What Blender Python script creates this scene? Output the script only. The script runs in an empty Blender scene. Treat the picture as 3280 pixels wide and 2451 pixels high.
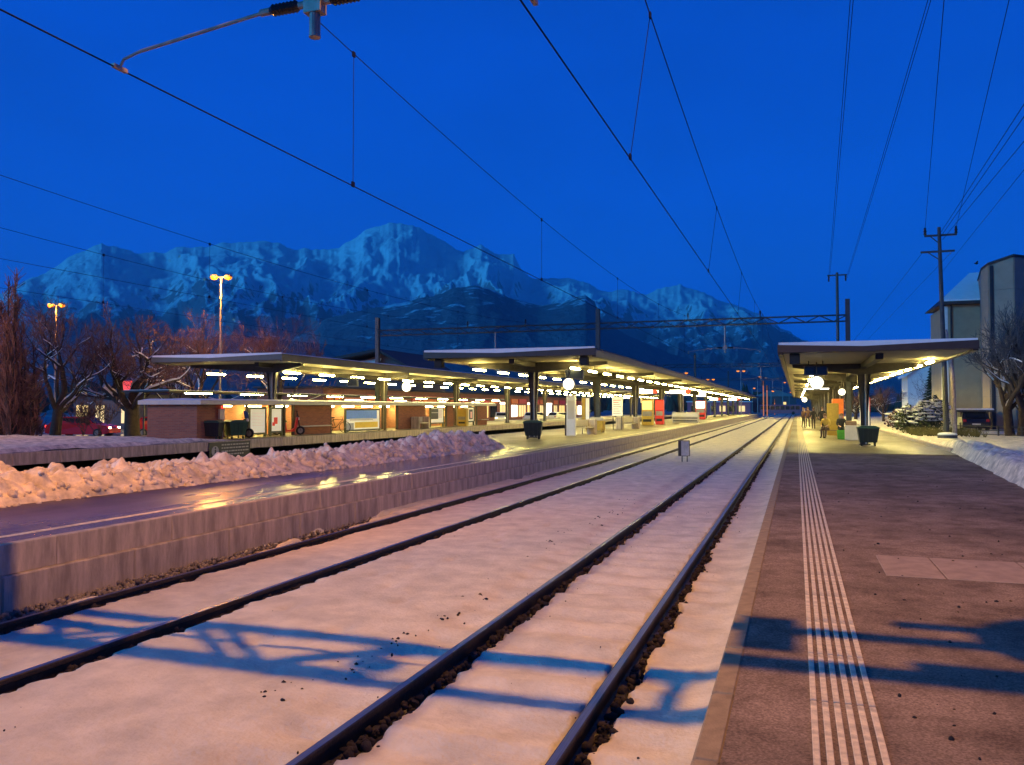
import bpy, bmesh, math, random
import numpy as np
from mathutils import Vector, Matrix

random.seed(7)
rng = np.random.default_rng(11)
C = bpy.context.scene.collection
scene = bpy.context.scene
PI = math.pi
rad = math.radians

# ------------------------------------------------------------------ camera
# World: +Y runs along the tracks, rail tops at z = 0, the photographer stands on the near platform.
cam_d = bpy.data.cameras.new('camera')
cam = bpy.data.objects.new('camera', cam_d)
C.objects.link(cam)
cam_d.sensor_width = 36.0
cam_d.lens = 2647.0 / 3280.0 * 36.0
cam_d.clip_start = 0.05
cam_d.clip_end = 40000.0
cam.location = (0.0, 0.0, 2.095)
cam.rotation_euler = (rad(90.0 + 1.742), 0.0, rad(18.983))
scene.camera = cam

# ------------------------------------------------------------------ sky, twilight glow, exposure
world = bpy.data.worlds.new('World')
scene.world = world
world.use_nodes = True
wn, wl = world.node_tree.nodes, world.node_tree.links
wn.clear()
w_out = wn.new('ShaderNodeOutputWorld')
w_bg = wn.new('ShaderNodeBackground')
w_sky = wn.new('ShaderNodeTexSky')
w_sky.sky_type = 'NISHITA'
w_sky.sun_disc = False
w_sky.sun_elevation = rad(-4.0)
w_sky.sun_rotation = rad(200.0)
w_sky.altitude = 500.0
w_sky.ozone_density = 6.0
w_coord = wn.new('ShaderNodeTexCoord')
w_sep = wn.new('ShaderNodeSeparateXYZ')
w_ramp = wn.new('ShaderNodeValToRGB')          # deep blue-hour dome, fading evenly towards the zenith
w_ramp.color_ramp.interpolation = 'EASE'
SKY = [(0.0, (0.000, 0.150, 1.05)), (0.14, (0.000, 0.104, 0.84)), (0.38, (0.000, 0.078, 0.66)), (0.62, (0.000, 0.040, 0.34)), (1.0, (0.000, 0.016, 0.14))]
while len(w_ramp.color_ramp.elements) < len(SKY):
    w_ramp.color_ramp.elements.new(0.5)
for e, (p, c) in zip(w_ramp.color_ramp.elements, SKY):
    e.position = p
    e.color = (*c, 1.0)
w_mul = wn.new('ShaderNodeMixRGB')
w_mul.blend_type = 'ADD'
w_mul.inputs['Fac'].default_value = 0.05
w_bg.inputs['Strength'].default_value = 1.0
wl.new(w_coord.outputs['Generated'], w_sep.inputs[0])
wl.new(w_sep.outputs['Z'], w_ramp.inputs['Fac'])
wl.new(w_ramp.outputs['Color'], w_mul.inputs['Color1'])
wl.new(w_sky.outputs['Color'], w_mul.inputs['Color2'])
w_nz = wn.new('ShaderNodeTexNoise')            # faint high veil: a few per cent of uneven tone all over the dome
w_nz.inputs['Scale'].default_value = 2.6
w_nz.inputs['Detail'].default_value = 5.0
w_mr = wn.new('ShaderNodeMapRange')
w_mr.inputs['From Min'].default_value, w_mr.inputs['From Max'].default_value = 0.3, 0.7
w_mr.inputs['To Min'].default_value, w_mr.inputs['To Max'].default_value = 0.90, 1.10
w_mp = wn.new('ShaderNodeMapping')
w_mp.inputs['Scale'].default_value = (1.0, 1.0, 2.5)
wl.new(w_coord.outputs['Generated'], w_mp.inputs['Vector'])
wl.new(w_mp.outputs['Vector'], w_nz.inputs['Vector'])
wl.new(w_nz.outputs['Fac'], w_mr.inputs['Value'])
wl.new(w_mr.outputs['Result'], w_bg.inputs['Strength'])
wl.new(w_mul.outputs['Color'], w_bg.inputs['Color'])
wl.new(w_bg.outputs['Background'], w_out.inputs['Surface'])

sun_d = bpy.data.lights.new('twilight_sun', 'SUN')
sun_d.energy = 3.0
sun_d.color = (0.04, 0.46, 1.0)
sun_d.angle = rad(14.0)
sun = bpy.data.objects.new('twilight_sun', sun_d)
C.objects.link(sun)
sun.rotation_euler = (rad(77.0), 0.0, rad(-44.0))

vs = scene.view_settings
vs.view_transform = 'Standard'
vs.look = 'None'
vs.exposure = 0.0
vs.gamma = 1.0
vs.use_curve_mapping = False
scene.render.engine = 'CYCLES'
cy = scene.cycles
cy.max_bounces = 5
cy.diffuse_bounces = 2
cy.glossy_bounces = 3
cy.transmission_bounces = 3
cy.use_denoising = True
cy.use_light_tree = True
cy.sample_clamp_indirect = 4.0
cy.caustics_reflective = False
cy.caustics_refractive = False

# ------------------------------------------------------------------ helpers
class MB:
    """Collects vertices and faces, then links them as one mesh object."""
    def __init__(self):
        self.v, self.f, self.m = [], [], []
    def add(self, vs, fs, mi=0):
        b = len(self.v)
        self.v += [tuple(p) for p in vs]
        self.f += [tuple(b + i for i in f) for f in fs]
        self.m += [mi] * len(fs)
        return self
    def box(self, x0, x1, y0, y1, z0, z1, mi=0):
        v = [(x0, y0, z0), (x1, y0, z0), (x1, y1, z0), (x0, y1, z0), (x0, y0, z1), (x1, y0, z1), (x1, y1, z1), (x0, y1, z1)]
        return self.add(v, [(0, 3, 2, 1), (4, 5, 6, 7), (0, 1, 5, 4), (1, 2, 6, 5), (2, 3, 7, 6), (3, 0, 4, 7)], mi)
    def bbox(self, x0, x1, y0, y1, z0, z1, b=0.02, mi=0):
        """box with chamfered vertical edges and top edge"""
        def ring(i, z):
            return [(x0 + i + b, y0 + i, z), (x1 - i - b, y0 + i, z), (x1 - i, y0 + i + b, z), (x1 - i, y1 - i - b, z),
                    (x1 - i - b, y1 - i, z), (x0 + i + b, y1 - i, z), (x0 + i, y1 - i - b, z), (x0 + i, y0 + i + b, z)]
        v = ring(0, z0) + ring(0, z1 - b) + ring(b, z1)
        f = [tuple(range(7, -1, -1)), tuple(range(16, 24))]
        for k in (0, 8):
            for i in range(8):
                j = (i + 1) % 8
                f.append((k + i, k + j, k + 8 + j, k + 8 + i))
        return self.add(v, f, mi)
    def tube(self, pts, r, n=8, cap=True, mi=0):
        pts = [Vector(p) for p in pts]
        rs = r if isinstance(r, (list, tuple)) else [r] * len(pts)
        vs, fs = [], []
        up = None
        for i, p in enumerate(pts):
            d = (pts[min(i + 1, len(pts) - 1)] - pts[max(i - 1, 0)])
            d = d.normalized() if d.length > 1e-9 else Vector((0, 0, 1))
            if up is None:
                up = Vector((0, 0, 1)) if abs(d.z) < 0.9 else Vector((1, 0, 0))
            a = d.cross(up)
            if a.length < 1e-6:
                a = d.cross(Vector((0.3, 1, 0.2)))
            a.normalize()
            b = d.cross(a)
            up = -b if i == 0 else up
            for k in range(n):
                t = 2 * PI * k / n
                vs.append(p + a * (math.cos(t) * rs[i]) + b * (math.sin(t) * rs[i]))
        for i in range(len(pts) - 1):
            for k in range(n):
                j = (k + 1) % n
                fs.append((i * n + k, i * n + j, (i + 1) * n + j, (i + 1) * n + k))
        if cap:
            fs.append(tuple(range(n - 1, -1, -1)))
            e = (len(pts) - 1) * n
            fs.append(tuple(range(e, e + n)))
        return self.add(vs, fs, mi)
    def lathe(self, prof, c=(0, 0, 0), axis='z', n=16, mi=0):
        vs, fs = [], []
        for (r, h) in prof:
            for k in range(n):
                t = 2 * PI * k / n
                a, b = r * math.cos(t), r * math.sin(t)
                p = {'z': (a, b, h), 'y': (a, h, b), 'x': (h, a, b)}[axis]
                vs.append((c[0] + p[0], c[1] + p[1], c[2] + p[2]))
        for i in range(len(prof) - 1):
            for k in range(n):
                j = (k + 1) % n
                fs.append((i * n + k, i * n + j, (i + 1) * n + j, (i + 1) * n + k))
        fs.append(tuple(range(n - 1, -1, -1)))
        e = (len(prof) - 1) * n
        fs.append(tuple(range(e, e + n)))
        return self.add(vs, fs, mi)
    def prism(self, poly, a, b, axis='y', mi=0):
        """closed outline in the plane across 'axis', pushed from a to b"""
        n = len(poly)
        def P(p, h):
            return {'y': (p[0], h, p[1]), 'x': (h, p[0], p[1]), 'z': (p[0], p[1], h)}[axis]
        vs = [P(p, a) for p in poly] + [P(p, b) for p in poly]
        fs = [tuple(range(n)), tuple(range(2 * n - 1, n - 1, -1))]
        for i in range(n):
            j = (i + 1) % n
            fs.append((i, i + n, j + n, j))
        return self.add(vs, fs, mi)
    def blob(self, c, r, sub=1, jit=0.15, mi=0):
        bm = bmesh.new()
        bmesh.ops.create_icosphere(bm, subdivisions=sub, radius=1.0)
        r = r if isinstance(r, (tuple, list)) else (r, r, r)
        vs = []
        for v in bm.verts:
            k = 1 + random.uniform(-jit, jit)
            vs.append((c[0] + v.co.x * r[0] * k, c[1] + v.co.y * r[1] * k, c[2] + v.co.z * r[2] * k))
        fs = [tuple(v.index for v in f.verts) for f in bm.faces]
        bm.free()
        return self.add(vs, fs, mi)
    def mesh(self, name, mats, smooth=False):
        me = bpy.data.meshes.new(name)
        me.from_pydata(self.v, [], self.f)
        for m in (mats if isinstance(mats, (list, tuple)) else [mats]):
            me.materials.append(m)
        me.polygons.foreach_set('material_index', self.m)
        if smooth:
            me.polygons.foreach_set('use_smooth', [True] * len(me.polygons))
        bm = bmesh.new()
        bm.from_mesh(me)
        bmesh.ops.recalc_face_normals(bm, faces=bm.faces)
        bm.to_mesh(me)
        bm.free()
        me.update()
        return me
    def build(self, name, mats, parent=None, smooth=False, **props):
        return link(name, self.mesh(name, mats, smooth), parent, **props)

def link(name, me, parent=None, loc=None, **props):
    o = bpy.data.objects.new(name, me)
    C.objects.link(o)
    if parent:
        o.parent = parent
    if loc:
        o.location = loc
    tag(o, **props)
    return o

def tag(o, label=None, cat=None, group=None, kind=None):
    if label: o['label'] = label
    if cat: o['category'] = cat
    if group: o['group'] = group
    if kind: o['kind'] = kind
    return o

def thing(name, loc, label, cat, group=None, rz=0.0):
    o = bpy.data.objects.new(name, None)
    C.objects.link(o)
    o.location = loc
    o.rotation_euler = (0, 0, rz)
    o.empty_display_size = 0.2
    return tag(o, label, cat, group)

def copy_tree(o, parent=None):
    c = o.copy()
    C.objects.link(c)
    if parent:
        c.parent = parent
    for ch in o.children:
        copy_tree(ch, c)
    return c

def dup(root, loc, label, rz=None, scale=None):
    c = copy_tree(root)
    c.location = loc
    c['label'] = label
    if rz is not None: c.rotation_euler = (0, 0, rz)
    if scale is not None: c.scale = scale if isinstance(scale, tuple) else (scale,) * 3
    return c

def grid_mesh(name, X, Y, Zf, mats, smooth=True):
    """height sheet over grid arrays X (nx) and Y (ny)"""
    nx, ny = len(X), len(Y)
    xx, yy = np.meshgrid(X, Y)
    zz = Zf(xx, yy)
    co = np.stack([xx, yy, zz], -1).reshape(-1, 3)
    i = np.arange(nx * ny).reshape(ny, nx)
    q = np.stack([i[:-1, :-1], i[:-1, 1:], i[1:, 1:], i[1:, :-1]], -1).reshape(-1, 4)
    return np_mesh(name, co, q, mats, smooth)

def np_mesh(name, co, q, mats, smooth=True):
    me = bpy.data.meshes.new(name)
    me.vertices.add(len(co))
    me.vertices.foreach_set('co', co.astype(np.float32).ravel())
    k = q.shape[1]
    me.loops.add(q.size)
    me.loops.foreach_set('vertex_index', q.astype(np.int32).ravel())
    me.polygons.add(len(q))
    me.polygons.foreach_set('loop_start', np.arange(0, q.size, k, dtype=np.int32))
    me.polygons.foreach_set('loop_total', np.full(len(q), k, dtype=np.int32))
    if smooth:
        me.polygons.foreach_set('use_smooth', np.ones(len(q), dtype=bool))
    for m in (mats if isinstance(mats, (list, tuple)) else [mats]):
        me.materials.append(m)
    me.update(calc_edges=True)
    me.validate()
    return me

_T = rng.random((256, 256))
def vnoise(x, y):
    xi, yi = np.floor(x).astype(int), np.floor(y).astype(int)
    fx, fy = x - xi, y - yi
    fx, fy = fx * fx * (3 - 2 * fx), fy * fy * (3 - 2 * fy)
    a, b = _T[yi % 256, xi % 256], _T[yi % 256, (xi + 1) % 256]
    c, d = _T[(yi + 1) % 256, xi % 256], _T[(yi + 1) % 256, (xi + 1) % 256]
    return (a * (1 - fx) + b * fx) * (1 - fy) + (c * (1 - fx) + d * fx) * fy
def fbm(x, y, o=4):
    s, a, t = 0, 0.5, 0
    for k in range(o):
        s = s + a * vnoise(x * 2 ** k + 17.3 * k, y * 2 ** k + 9.1 * k)
        t += a
        a *= 0.5
    return s / t - 0.5
def sstep(a, b, x):
    t = np.clip((x - a) / (b - a), 0, 1)
    return t * t * (3 - 2 * t)

# ------------------------------------------------------------------ materials
def mat(name, col, rough=0.6, metal=0.0, var=0.25, scale=6.0, bump=0.0, bscale=60.0, emit=None, estr=0.0, col2=None, spec=0.5, stretch=None):
    m = bpy.data.materials.new(name)
    m.use_nodes = True
    n, l = m.node_tree.nodes, m.node_tree.links
    b = n['Principled BSDF']
    b.inputs['Roughness'].default_value = rough
    b.inputs['Metallic'].default_value = metal
    b.inputs['Specular IOR Level'].default_value = spec
    tc = n.new('ShaderNodeTexCoord')
    src = tc.outputs['Object']
    if stretch:
        mp = n.new('ShaderNodeMapping')
        mp.inputs['Scale'].default_value = stretch
        l.new(src, mp.inputs['Vector'])
        src = mp.outputs['Vector']
    nz = n.new('ShaderNodeTexNoise')
    nz.inputs['Scale'].default_value = scale
    nz.inputs['Detail'].default_value = 6.0
    nz.inputs['Roughness'].default_value = 0.65
    l.new(src, nz.inputs['Vector'])
    rp = n.new('ShaderNodeValToRGB')
    c2 = col2 or tuple(c * (1 - var) for c in col)
    c1 = tuple(min(1, c * (1 + var * 0.5)) for c in col)
    rp.color_ramp.elements[0].position, rp.color_ramp.elements[0].color = 0.35, (*c2, 1)
    rp.color_ramp.elements[1].position, rp.color_ramp.elements[1].color = 0.65, (*c1, 1)
    l.new(nz.outputs['Fac'], rp.inputs['Fac'])
    l.new(rp.outputs['Color'], b.inputs['Base Color'])
    if bump:
        nb = n.new('ShaderNodeTexNoise')
        nb.inputs['Scale'].default_value = bscale
        nb.inputs['Detail'].default_value = 5.0
        bp = n.new('ShaderNodeBump')
        bp.inputs['Strength'].default_value = bump
        bp.inputs['Distance'].default_value = 0.02
        l.new(src, nb.inputs['Vector'])
        l.new(nb.outputs['Fac'], bp.inputs['Height'])
        l.new(bp.outputs['Normal'], b.inputs['Normal'])
    if emit:
        b.inputs['Emission Color'].default_value = (*emit, 1)
        b.inputs['Emission Strength'].default_value = estr
    return m

M = {}
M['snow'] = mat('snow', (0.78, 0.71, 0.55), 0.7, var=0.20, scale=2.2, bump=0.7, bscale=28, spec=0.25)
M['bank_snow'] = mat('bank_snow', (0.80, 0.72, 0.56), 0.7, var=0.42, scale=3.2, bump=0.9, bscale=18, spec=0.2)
M['roof_snow'] = mat('roof_snow', (0.82, 0.82, 0.80), 0.7, var=0.06, scale=2, bump=0.3, bscale=20, spec=0.2)
M['ballast'] = mat('ballast', (0.075, 0.058, 0.045), 0.9, var=0.6, scale=22, bump=1.0, bscale=30)
M['stone'] = mat('stone', (0.30, 0.25, 0.20), 0.85, var=0.5, scale=9, bump=0.4, bscale=40)
M['clod'] = mat('clod', (0.035, 0.024, 0.018), 0.95, var=0.5, scale=12, bump=0.5)
M['rail_steel'] = mat('rail_steel', (0.05, 0.035, 0.027), 0.55, 0.35, var=0.4, scale=18, bump=0.2, bscale=60)
M['rail_top'] = mat('rail_top', (0.22, 0.24, 0.27), 0.34, 0.9, var=0.3, scale=6, stretch=(20, 0.5, 1))
M['concrete'] = mat('concrete', (0.52, 0.43, 0.33), 0.85, var=0.36, scale=3.0, bump=0.35, bscale=40, stretch=(1, 2.2, 0.45))
M['concrete_dark'] = mat('concrete_dark', (0.20, 0.18, 0.17), 0.85, var=0.4, scale=2.5, bump=0.3, bscale=40)
M['coping'] = mat('coping', (0.36, 0.27, 0.15), 0.85, var=0.25, scale=7, bump=0.4, bscale=90)
M['tactile'] = mat('tactile', (0.80, 0.68, 0.46), 0.7, var=0.38, scale=9, bump=0.2, bscale=120)
M['slab'] = mat('slab', (0.40, 0.29, 0.20), 0.8, var=0.2, scale=6, bump=0.35, bscale=80)
M['dark_metal'] = mat('dark_metal', (0.045, 0.038, 0.032), 0.5, 0.3, var=0.3, scale=4)
M['mast_steel'] = mat('mast_steel', (0.05, 0.055, 0.06), 0.55, 0.3, var=0.3, scale=5)
M['grey_metal'] = mat('grey_metal', (0.24, 0.22, 0.20), 0.5, 0.2, var=0.2, scale=3)
M['fascia'] = mat('fascia', (0.046, 0.032, 0.026), 0.5, 0.1, var=0.2, scale=2)
M['soffit'] = mat('soffit', (0.42, 0.37, 0.25), 0.65, var=0.2, scale=2, stretch=(0.4, 6, 1))
M['wire'] = mat('wire', (0.012, 0.018, 0.06), 0.8, 0.0, var=0.1, spec=0.05)
M['porcelain'] = mat('porcelain', (0.02, 0.014, 0.012), 0.25, var=0.2)
M['galv'] = mat('galv', (0.34, 0.27, 0.24), 0.5, 0.3, var=0.25, scale=8)
M['bin_green'] = mat('bin_green', (0.028, 0.085, 0.045), 0.45, var=0.2, scale=5)
M['bin_dark'] = mat('bin_dark', (0.018, 0.03, 0.018), 0.45, var=0.2, scale=5)
M['rubber'] = mat('rubber', (0.015, 0.015, 0.015), 0.8, var=0.2)
M['white_paint'] = mat('white_paint', (0.72, 0.70, 0.64), 0.5, var=0.08, scale=4)
M['brick_wall'] = None
M['cream'] = mat('cream', (0.55, 0.50, 0.40), 0.6, var=0.1, scale=3)
M['glass_dark'] = mat('glass_dark', (0.015, 0.018, 0.02), 0.08, var=0.1)
M['navy'] = mat('navy', (0.012, 0.014, 0.04), 0.35, var=0.15)
M['pale_print'] = mat('pale_print', (0.36, 0.36, 0.42), 0.5, var=0.1)
M['yellow'] = mat('yellow', (0.45, 0.29, 0.03), 0.5, var=0.15, scale=4)
M['red'] = mat('red', (0.60, 0.025, 0.02), 0.45, var=0.15, scale=4)
M['orange'] = mat('orange', (0.80, 0.18, 0.02), 0.5, var=0.15, scale=4)
M['green'] = mat('green', (0.10, 0.42, 0.03), 0.5, var=0.2, scale=4)
M['wood'] = mat('wood', (0.22, 0.13, 0.07), 0.7, var=0.3, scale=5, stretch=(1, 8, 8))
M['bark'] = mat('bark', (0.045, 0.030, 0.024), 0.9, var=0.45, scale=5, bump=0.6, bscale=20)
M['twig'] = mat('twig', (0.17, 0.085, 0.065), 0.9, var=0.5, scale=0.9)
M['twig_grey'] = mat('twig_grey', (0.11, 0.10, 0.10), 0.9, var=0.4, scale=0.9)
M['leaf'] = mat('leaf', (0.05, 0.075, 0.022), 0.7, var=0.6, scale=2.2)
M['conifer'] = mat('conifer', (0.025, 0.045, 0.025), 0.8, var=0.5, scale=2.2)
M['plaster'] = mat('plaster', (0.32, 0.26, 0.17), 0.8, var=0.12, scale=1.2, bump=0.2, bscale=15)
M['panel_wall'] = mat('panel_wall', (0.34, 0.25, 0.17), 0.75, var=0.15, scale=0.8, bump=0.2, bscale=12)
M['roof_dark'] = mat('roof_dark', (0.02, 0.022, 0.03), 0.7, var=0.3, scale=3)
M['skin'] = mat('skin', (0.50, 0.30, 0.22), 0.55, var=0.1)
M['coat_black'] = mat('coat_black', (0.018, 0.016, 0.016), 0.8, var=0.3)
M['coat_brown'] = mat('coat_brown', (0.12, 0.055, 0.03), 0.8, var=0.3)
M['coat_yellow'] = mat('coat_yellow', (0.50, 0.33, 0.05), 0.75, var=0.2)
M['trousers'] = mat('trousers', (0.05, 0.035, 0.045), 0.8, var=0.3)
M['hair'] = mat('hair', (0.13, 0.06, 0.03), 0.7, var=0.3, scale=20)
M['car_red'] = mat('car_red', (0.55, 0.02, 0.015), 0.25, var=0.06)
M['car_white'] = mat('car_white', (0.75, 0.74, 0.70), 0.25, var=0.05)
M['car_dark'] = mat('car_dark', (0.02, 0.022, 0.03), 0.3, var=0.1)
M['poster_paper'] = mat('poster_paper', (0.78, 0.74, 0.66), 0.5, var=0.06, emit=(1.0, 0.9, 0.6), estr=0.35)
M['soil'] = mat('soil', (0.06, 0.05, 0.03), 0.9, var=0.5, scale=3)

def glow(name, col, s):
    m = mat(name, tuple(0.35 * c for c in col), 0.4, var=0.02)
    b = m.node_tree.nodes['Principled BSDF']
    b.inputs['Emission Color'].default_value = (*col, 1)
    b.inputs['Emission Strength'].default_value = s
    return m
M['tube'] = glow('tube_glow', (1.0, 0.80, 0.24), 150.0)
M['clock_face'] = glow('clock_glow', (1.0, 0.93, 0.68), 3.0)
M['sign_glow'] = glow('sign_glow', (1.0, 0.90, 0.72), 4.0)
M['sign_red_glow'] = glow('sign_red_glow', (1.0, 0.06, 0.03), 1.0)
M['warm_glow'] = glow('warm_glow', (1.0, 0.68, 0.22), 1.2)
M['shop_glow'] = glow('shop_glow', (1.0, 0.72, 0.30), 1.1)
M['sodium_glow'] = glow('sodium_glow', (1.0, 0.27, 0.012), 1.7)
M['tail_glow'] = glow('tail_glow', (1.0, 0.03, 0.01), 6.0)
M['head_glow'] = glow('head_glow', (1.0, 0.85, 0.5), 9.0)
M['green_glow'] = glow('green_glow', (0.1, 1.0, 0.7), 5.0)

def asphalt(name, col, rough_dry, rough_wet, wet_lo, wet_hi, wscale, patch=0.3, spec=0.5):
    m = bpy.data.materials.new(name)
    m.use_nodes = True
    n, l = m.node_tree.nodes, m.node_tree.links
    b = n['Principled BSDF']
    b.inputs['Specular IOR Level'].default_value = spec
    tc = n.new('ShaderNodeTexCoord')
    n1 = n.new('ShaderNodeTexNoise'); n1.inputs['Scale'].default_value = 0.5; n1.inputs['Detail'].default_value = 8; n1.inputs['Roughness'].default_value = 0.7
    n2 = n.new('ShaderNodeTexNoise'); n2.inputs['Scale'].default_value = 70.0; n2.inputs['Detail'].default_value = 3
    n3 = n.new('ShaderNodeTexNoise'); n3.inputs['Scale'].default_value = wscale; n3.inputs['Detail'].default_value = 4
    nv = n.new('ShaderNodeTexVoronoi'); nv.inputs['Scale'].default_value = 3.2
    for q in (n1, n2, nv): l.new(tc.outputs['Object'], q.inputs['Vector'])
    mp = n.new('ShaderNodeMapping'); mp.inputs['Scale'].default_value = (1.0, 0.35, 1.0)
    l.new(tc.outputs['Object'], mp.inputs['Vector']); l.new(mp.outputs['Vector'], n3.inputs['Vector'])
    r1 = n.new('ShaderNodeValToRGB')
    r1.color_ramp.elements[0].position, r1.color_ramp.elements[1].position = 0.3, 0.7
    r1.color_ramp.elements[0].color = (*[c * (1 - patch) for c in col], 1)
    r1.color_ramp.elements[1].color = (*[c * (1 + patch) for c in col], 1)
    l.new(n1.outputs['Fac'], r1.inputs['Fac'])
    r2 = n.new('ShaderNodeValToRGB')
    r2.color_ramp.elements[0].position, r2.color_ramp.elements[1].position = 0.35, 0.7
    r2.color_ramp.elements[0].color = (0.62, 0.62, 0.62, 1); r2.color_ramp.elements[1].color = (1.25, 1.25, 1.25, 1)
    l.new(n2.outputs['Fac'], r2.inputs['Fac'])
    mx = n.new('ShaderNodeMixRGB'); mx.blend_type = 'MULTIPLY'; mx.inputs['Fac'].default_value = 1.0
    l.new(r1.outputs['Color'], mx.inputs['Color1']); l.new(r2.outputs['Color'], mx.inputs['Color2'])
    n4 = n.new('ShaderNodeTexNoise'); n4.inputs['Scale'].default_value = 2.3; n4.inputs['Detail'].default_value = 7; n4.inputs['Roughness'].default_value = 0.7
    l.new(tc.outputs['Object'], n4.inputs['Vector'])
    r4 = n.new('ShaderNodeValToRGB')
    r4.color_ramp.elements[0].position, r4.color_ramp.elements[1].position = 0.36, 0.56
    r4.color_ramp.elements[0].color = (0.62, 0.60, 0.60, 1); r4.color_ramp.elements[1].color = (1, 1, 1, 1)
    l.new(n4.outputs['Fac'], r4.inputs['Fac'])
    mx2 = n.new('ShaderNodeMixRGB'); mx2.blend_type = 'MULTIPLY'; mx2.inputs['Fac'].default_value = 1.0
    l.new(mx.outputs['Color'], mx2.inputs['Color1']); l.new(r4.outputs['Color'], mx2.inputs['Color2'])
    l.new(mx2.outputs['Color'], b.inputs['Base Color'])
    rr = n.new('ShaderNodeMapRange')
    rr.inputs['From Min'].default_value, rr.inputs['From Max'].default_value = wet_lo, wet_hi
    rr.inputs['To Min'].default_value, rr.inputs['To Max'].default_value = rough_dry, rough_wet
    l.new(n3.outputs['Fac'], rr.inputs['Value'])
    l.new(rr.outputs['Result'], b.inputs['Roughness'])
    bp = n.new('ShaderNodeBump'); bp.inputs['Distance'].default_value = 0.008
    ms = n.new('ShaderNodeMapRange')
    ms.inputs['From Min'].default_value, ms.inputs['From Max'].default_value = wet_lo, wet_hi
    ms.inputs['To Min'].default_value, ms.inputs['To Max'].default_value = 0.7, 0.7 if rough_wet > 0.3 else 0.10
    l.new(n3.outputs['Fac'], ms.inputs['Value']); l.new(ms.outputs['Result'], bp.inputs['Strength'])
    l.new(n2.outputs['Fac'], bp.inputs['Height']); l.new(bp.outputs['Normal'], b.inputs['Normal'])
    return m
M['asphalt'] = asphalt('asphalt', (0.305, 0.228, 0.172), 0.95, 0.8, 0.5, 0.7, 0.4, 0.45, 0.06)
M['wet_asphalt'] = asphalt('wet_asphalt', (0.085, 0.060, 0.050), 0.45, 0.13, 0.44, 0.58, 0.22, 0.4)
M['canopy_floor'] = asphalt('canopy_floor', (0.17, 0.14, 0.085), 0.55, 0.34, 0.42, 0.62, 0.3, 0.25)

def brick_mat(name, c1, c2, mortar):
    m = bpy.data.materials.new(name)
    m.use_nodes = True
    n, l = m.node_tree.nodes, m.node_tree.links
    b = n['Principled BSDF']; b.inputs['Roughness'].default_value = 0.85
    tc = n.new('ShaderNodeTexCoord'); sx = n.new('ShaderNodeSeparateXYZ'); ad = n.new('ShaderNodeMath'); cb = n.new('ShaderNodeCombineXYZ')
    l.new(tc.outputs['Object'], sx.inputs[0])
    l.new(sx.outputs['X'], ad.inputs[0]); l.new(sx.outputs['Y'], ad.inputs[1])
    l.new(ad.outputs[0], cb.inputs['X']); l.new(sx.outputs['Z'], cb.inputs['Y'])
    br = n.new('ShaderNodeTexBrick')
    br.inputs['Color1'].default_value = (*c1, 1); br.inputs['Color2'].default_value = (*c2, 1); br.inputs['Mortar'].default_value = (*mortar, 1)
    br.inputs['Scale'].default_value = 1.0; br.inputs['Brick Width'].default_value = 0.26; br.inputs['Row Height'].default_value = 0.075
    br.inputs['Mortar Size'].default_value = 0.006
    l.new(cb.outputs['Vector'], br.inputs['Vector'])
    l.new(br.outputs['Color'], b.inputs['Base Color'])
    bp = n.new('ShaderNodeBump'); bp.inputs['Strength'].default_value = 0.5; bp.inputs['Distance'].default_value = 0.01; bp.invert = True
    l.new(br.outputs['Fac'], bp.inputs['Height']); l.new(bp.outputs['Normal'], b.inputs['Normal'])
    return m
M['brick_wall'] = brick_mat('brick_wall', (0.32, 0.11, 0.055), (0.23, 0.075, 0.045), (0.20, 0.15, 0.10))

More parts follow.
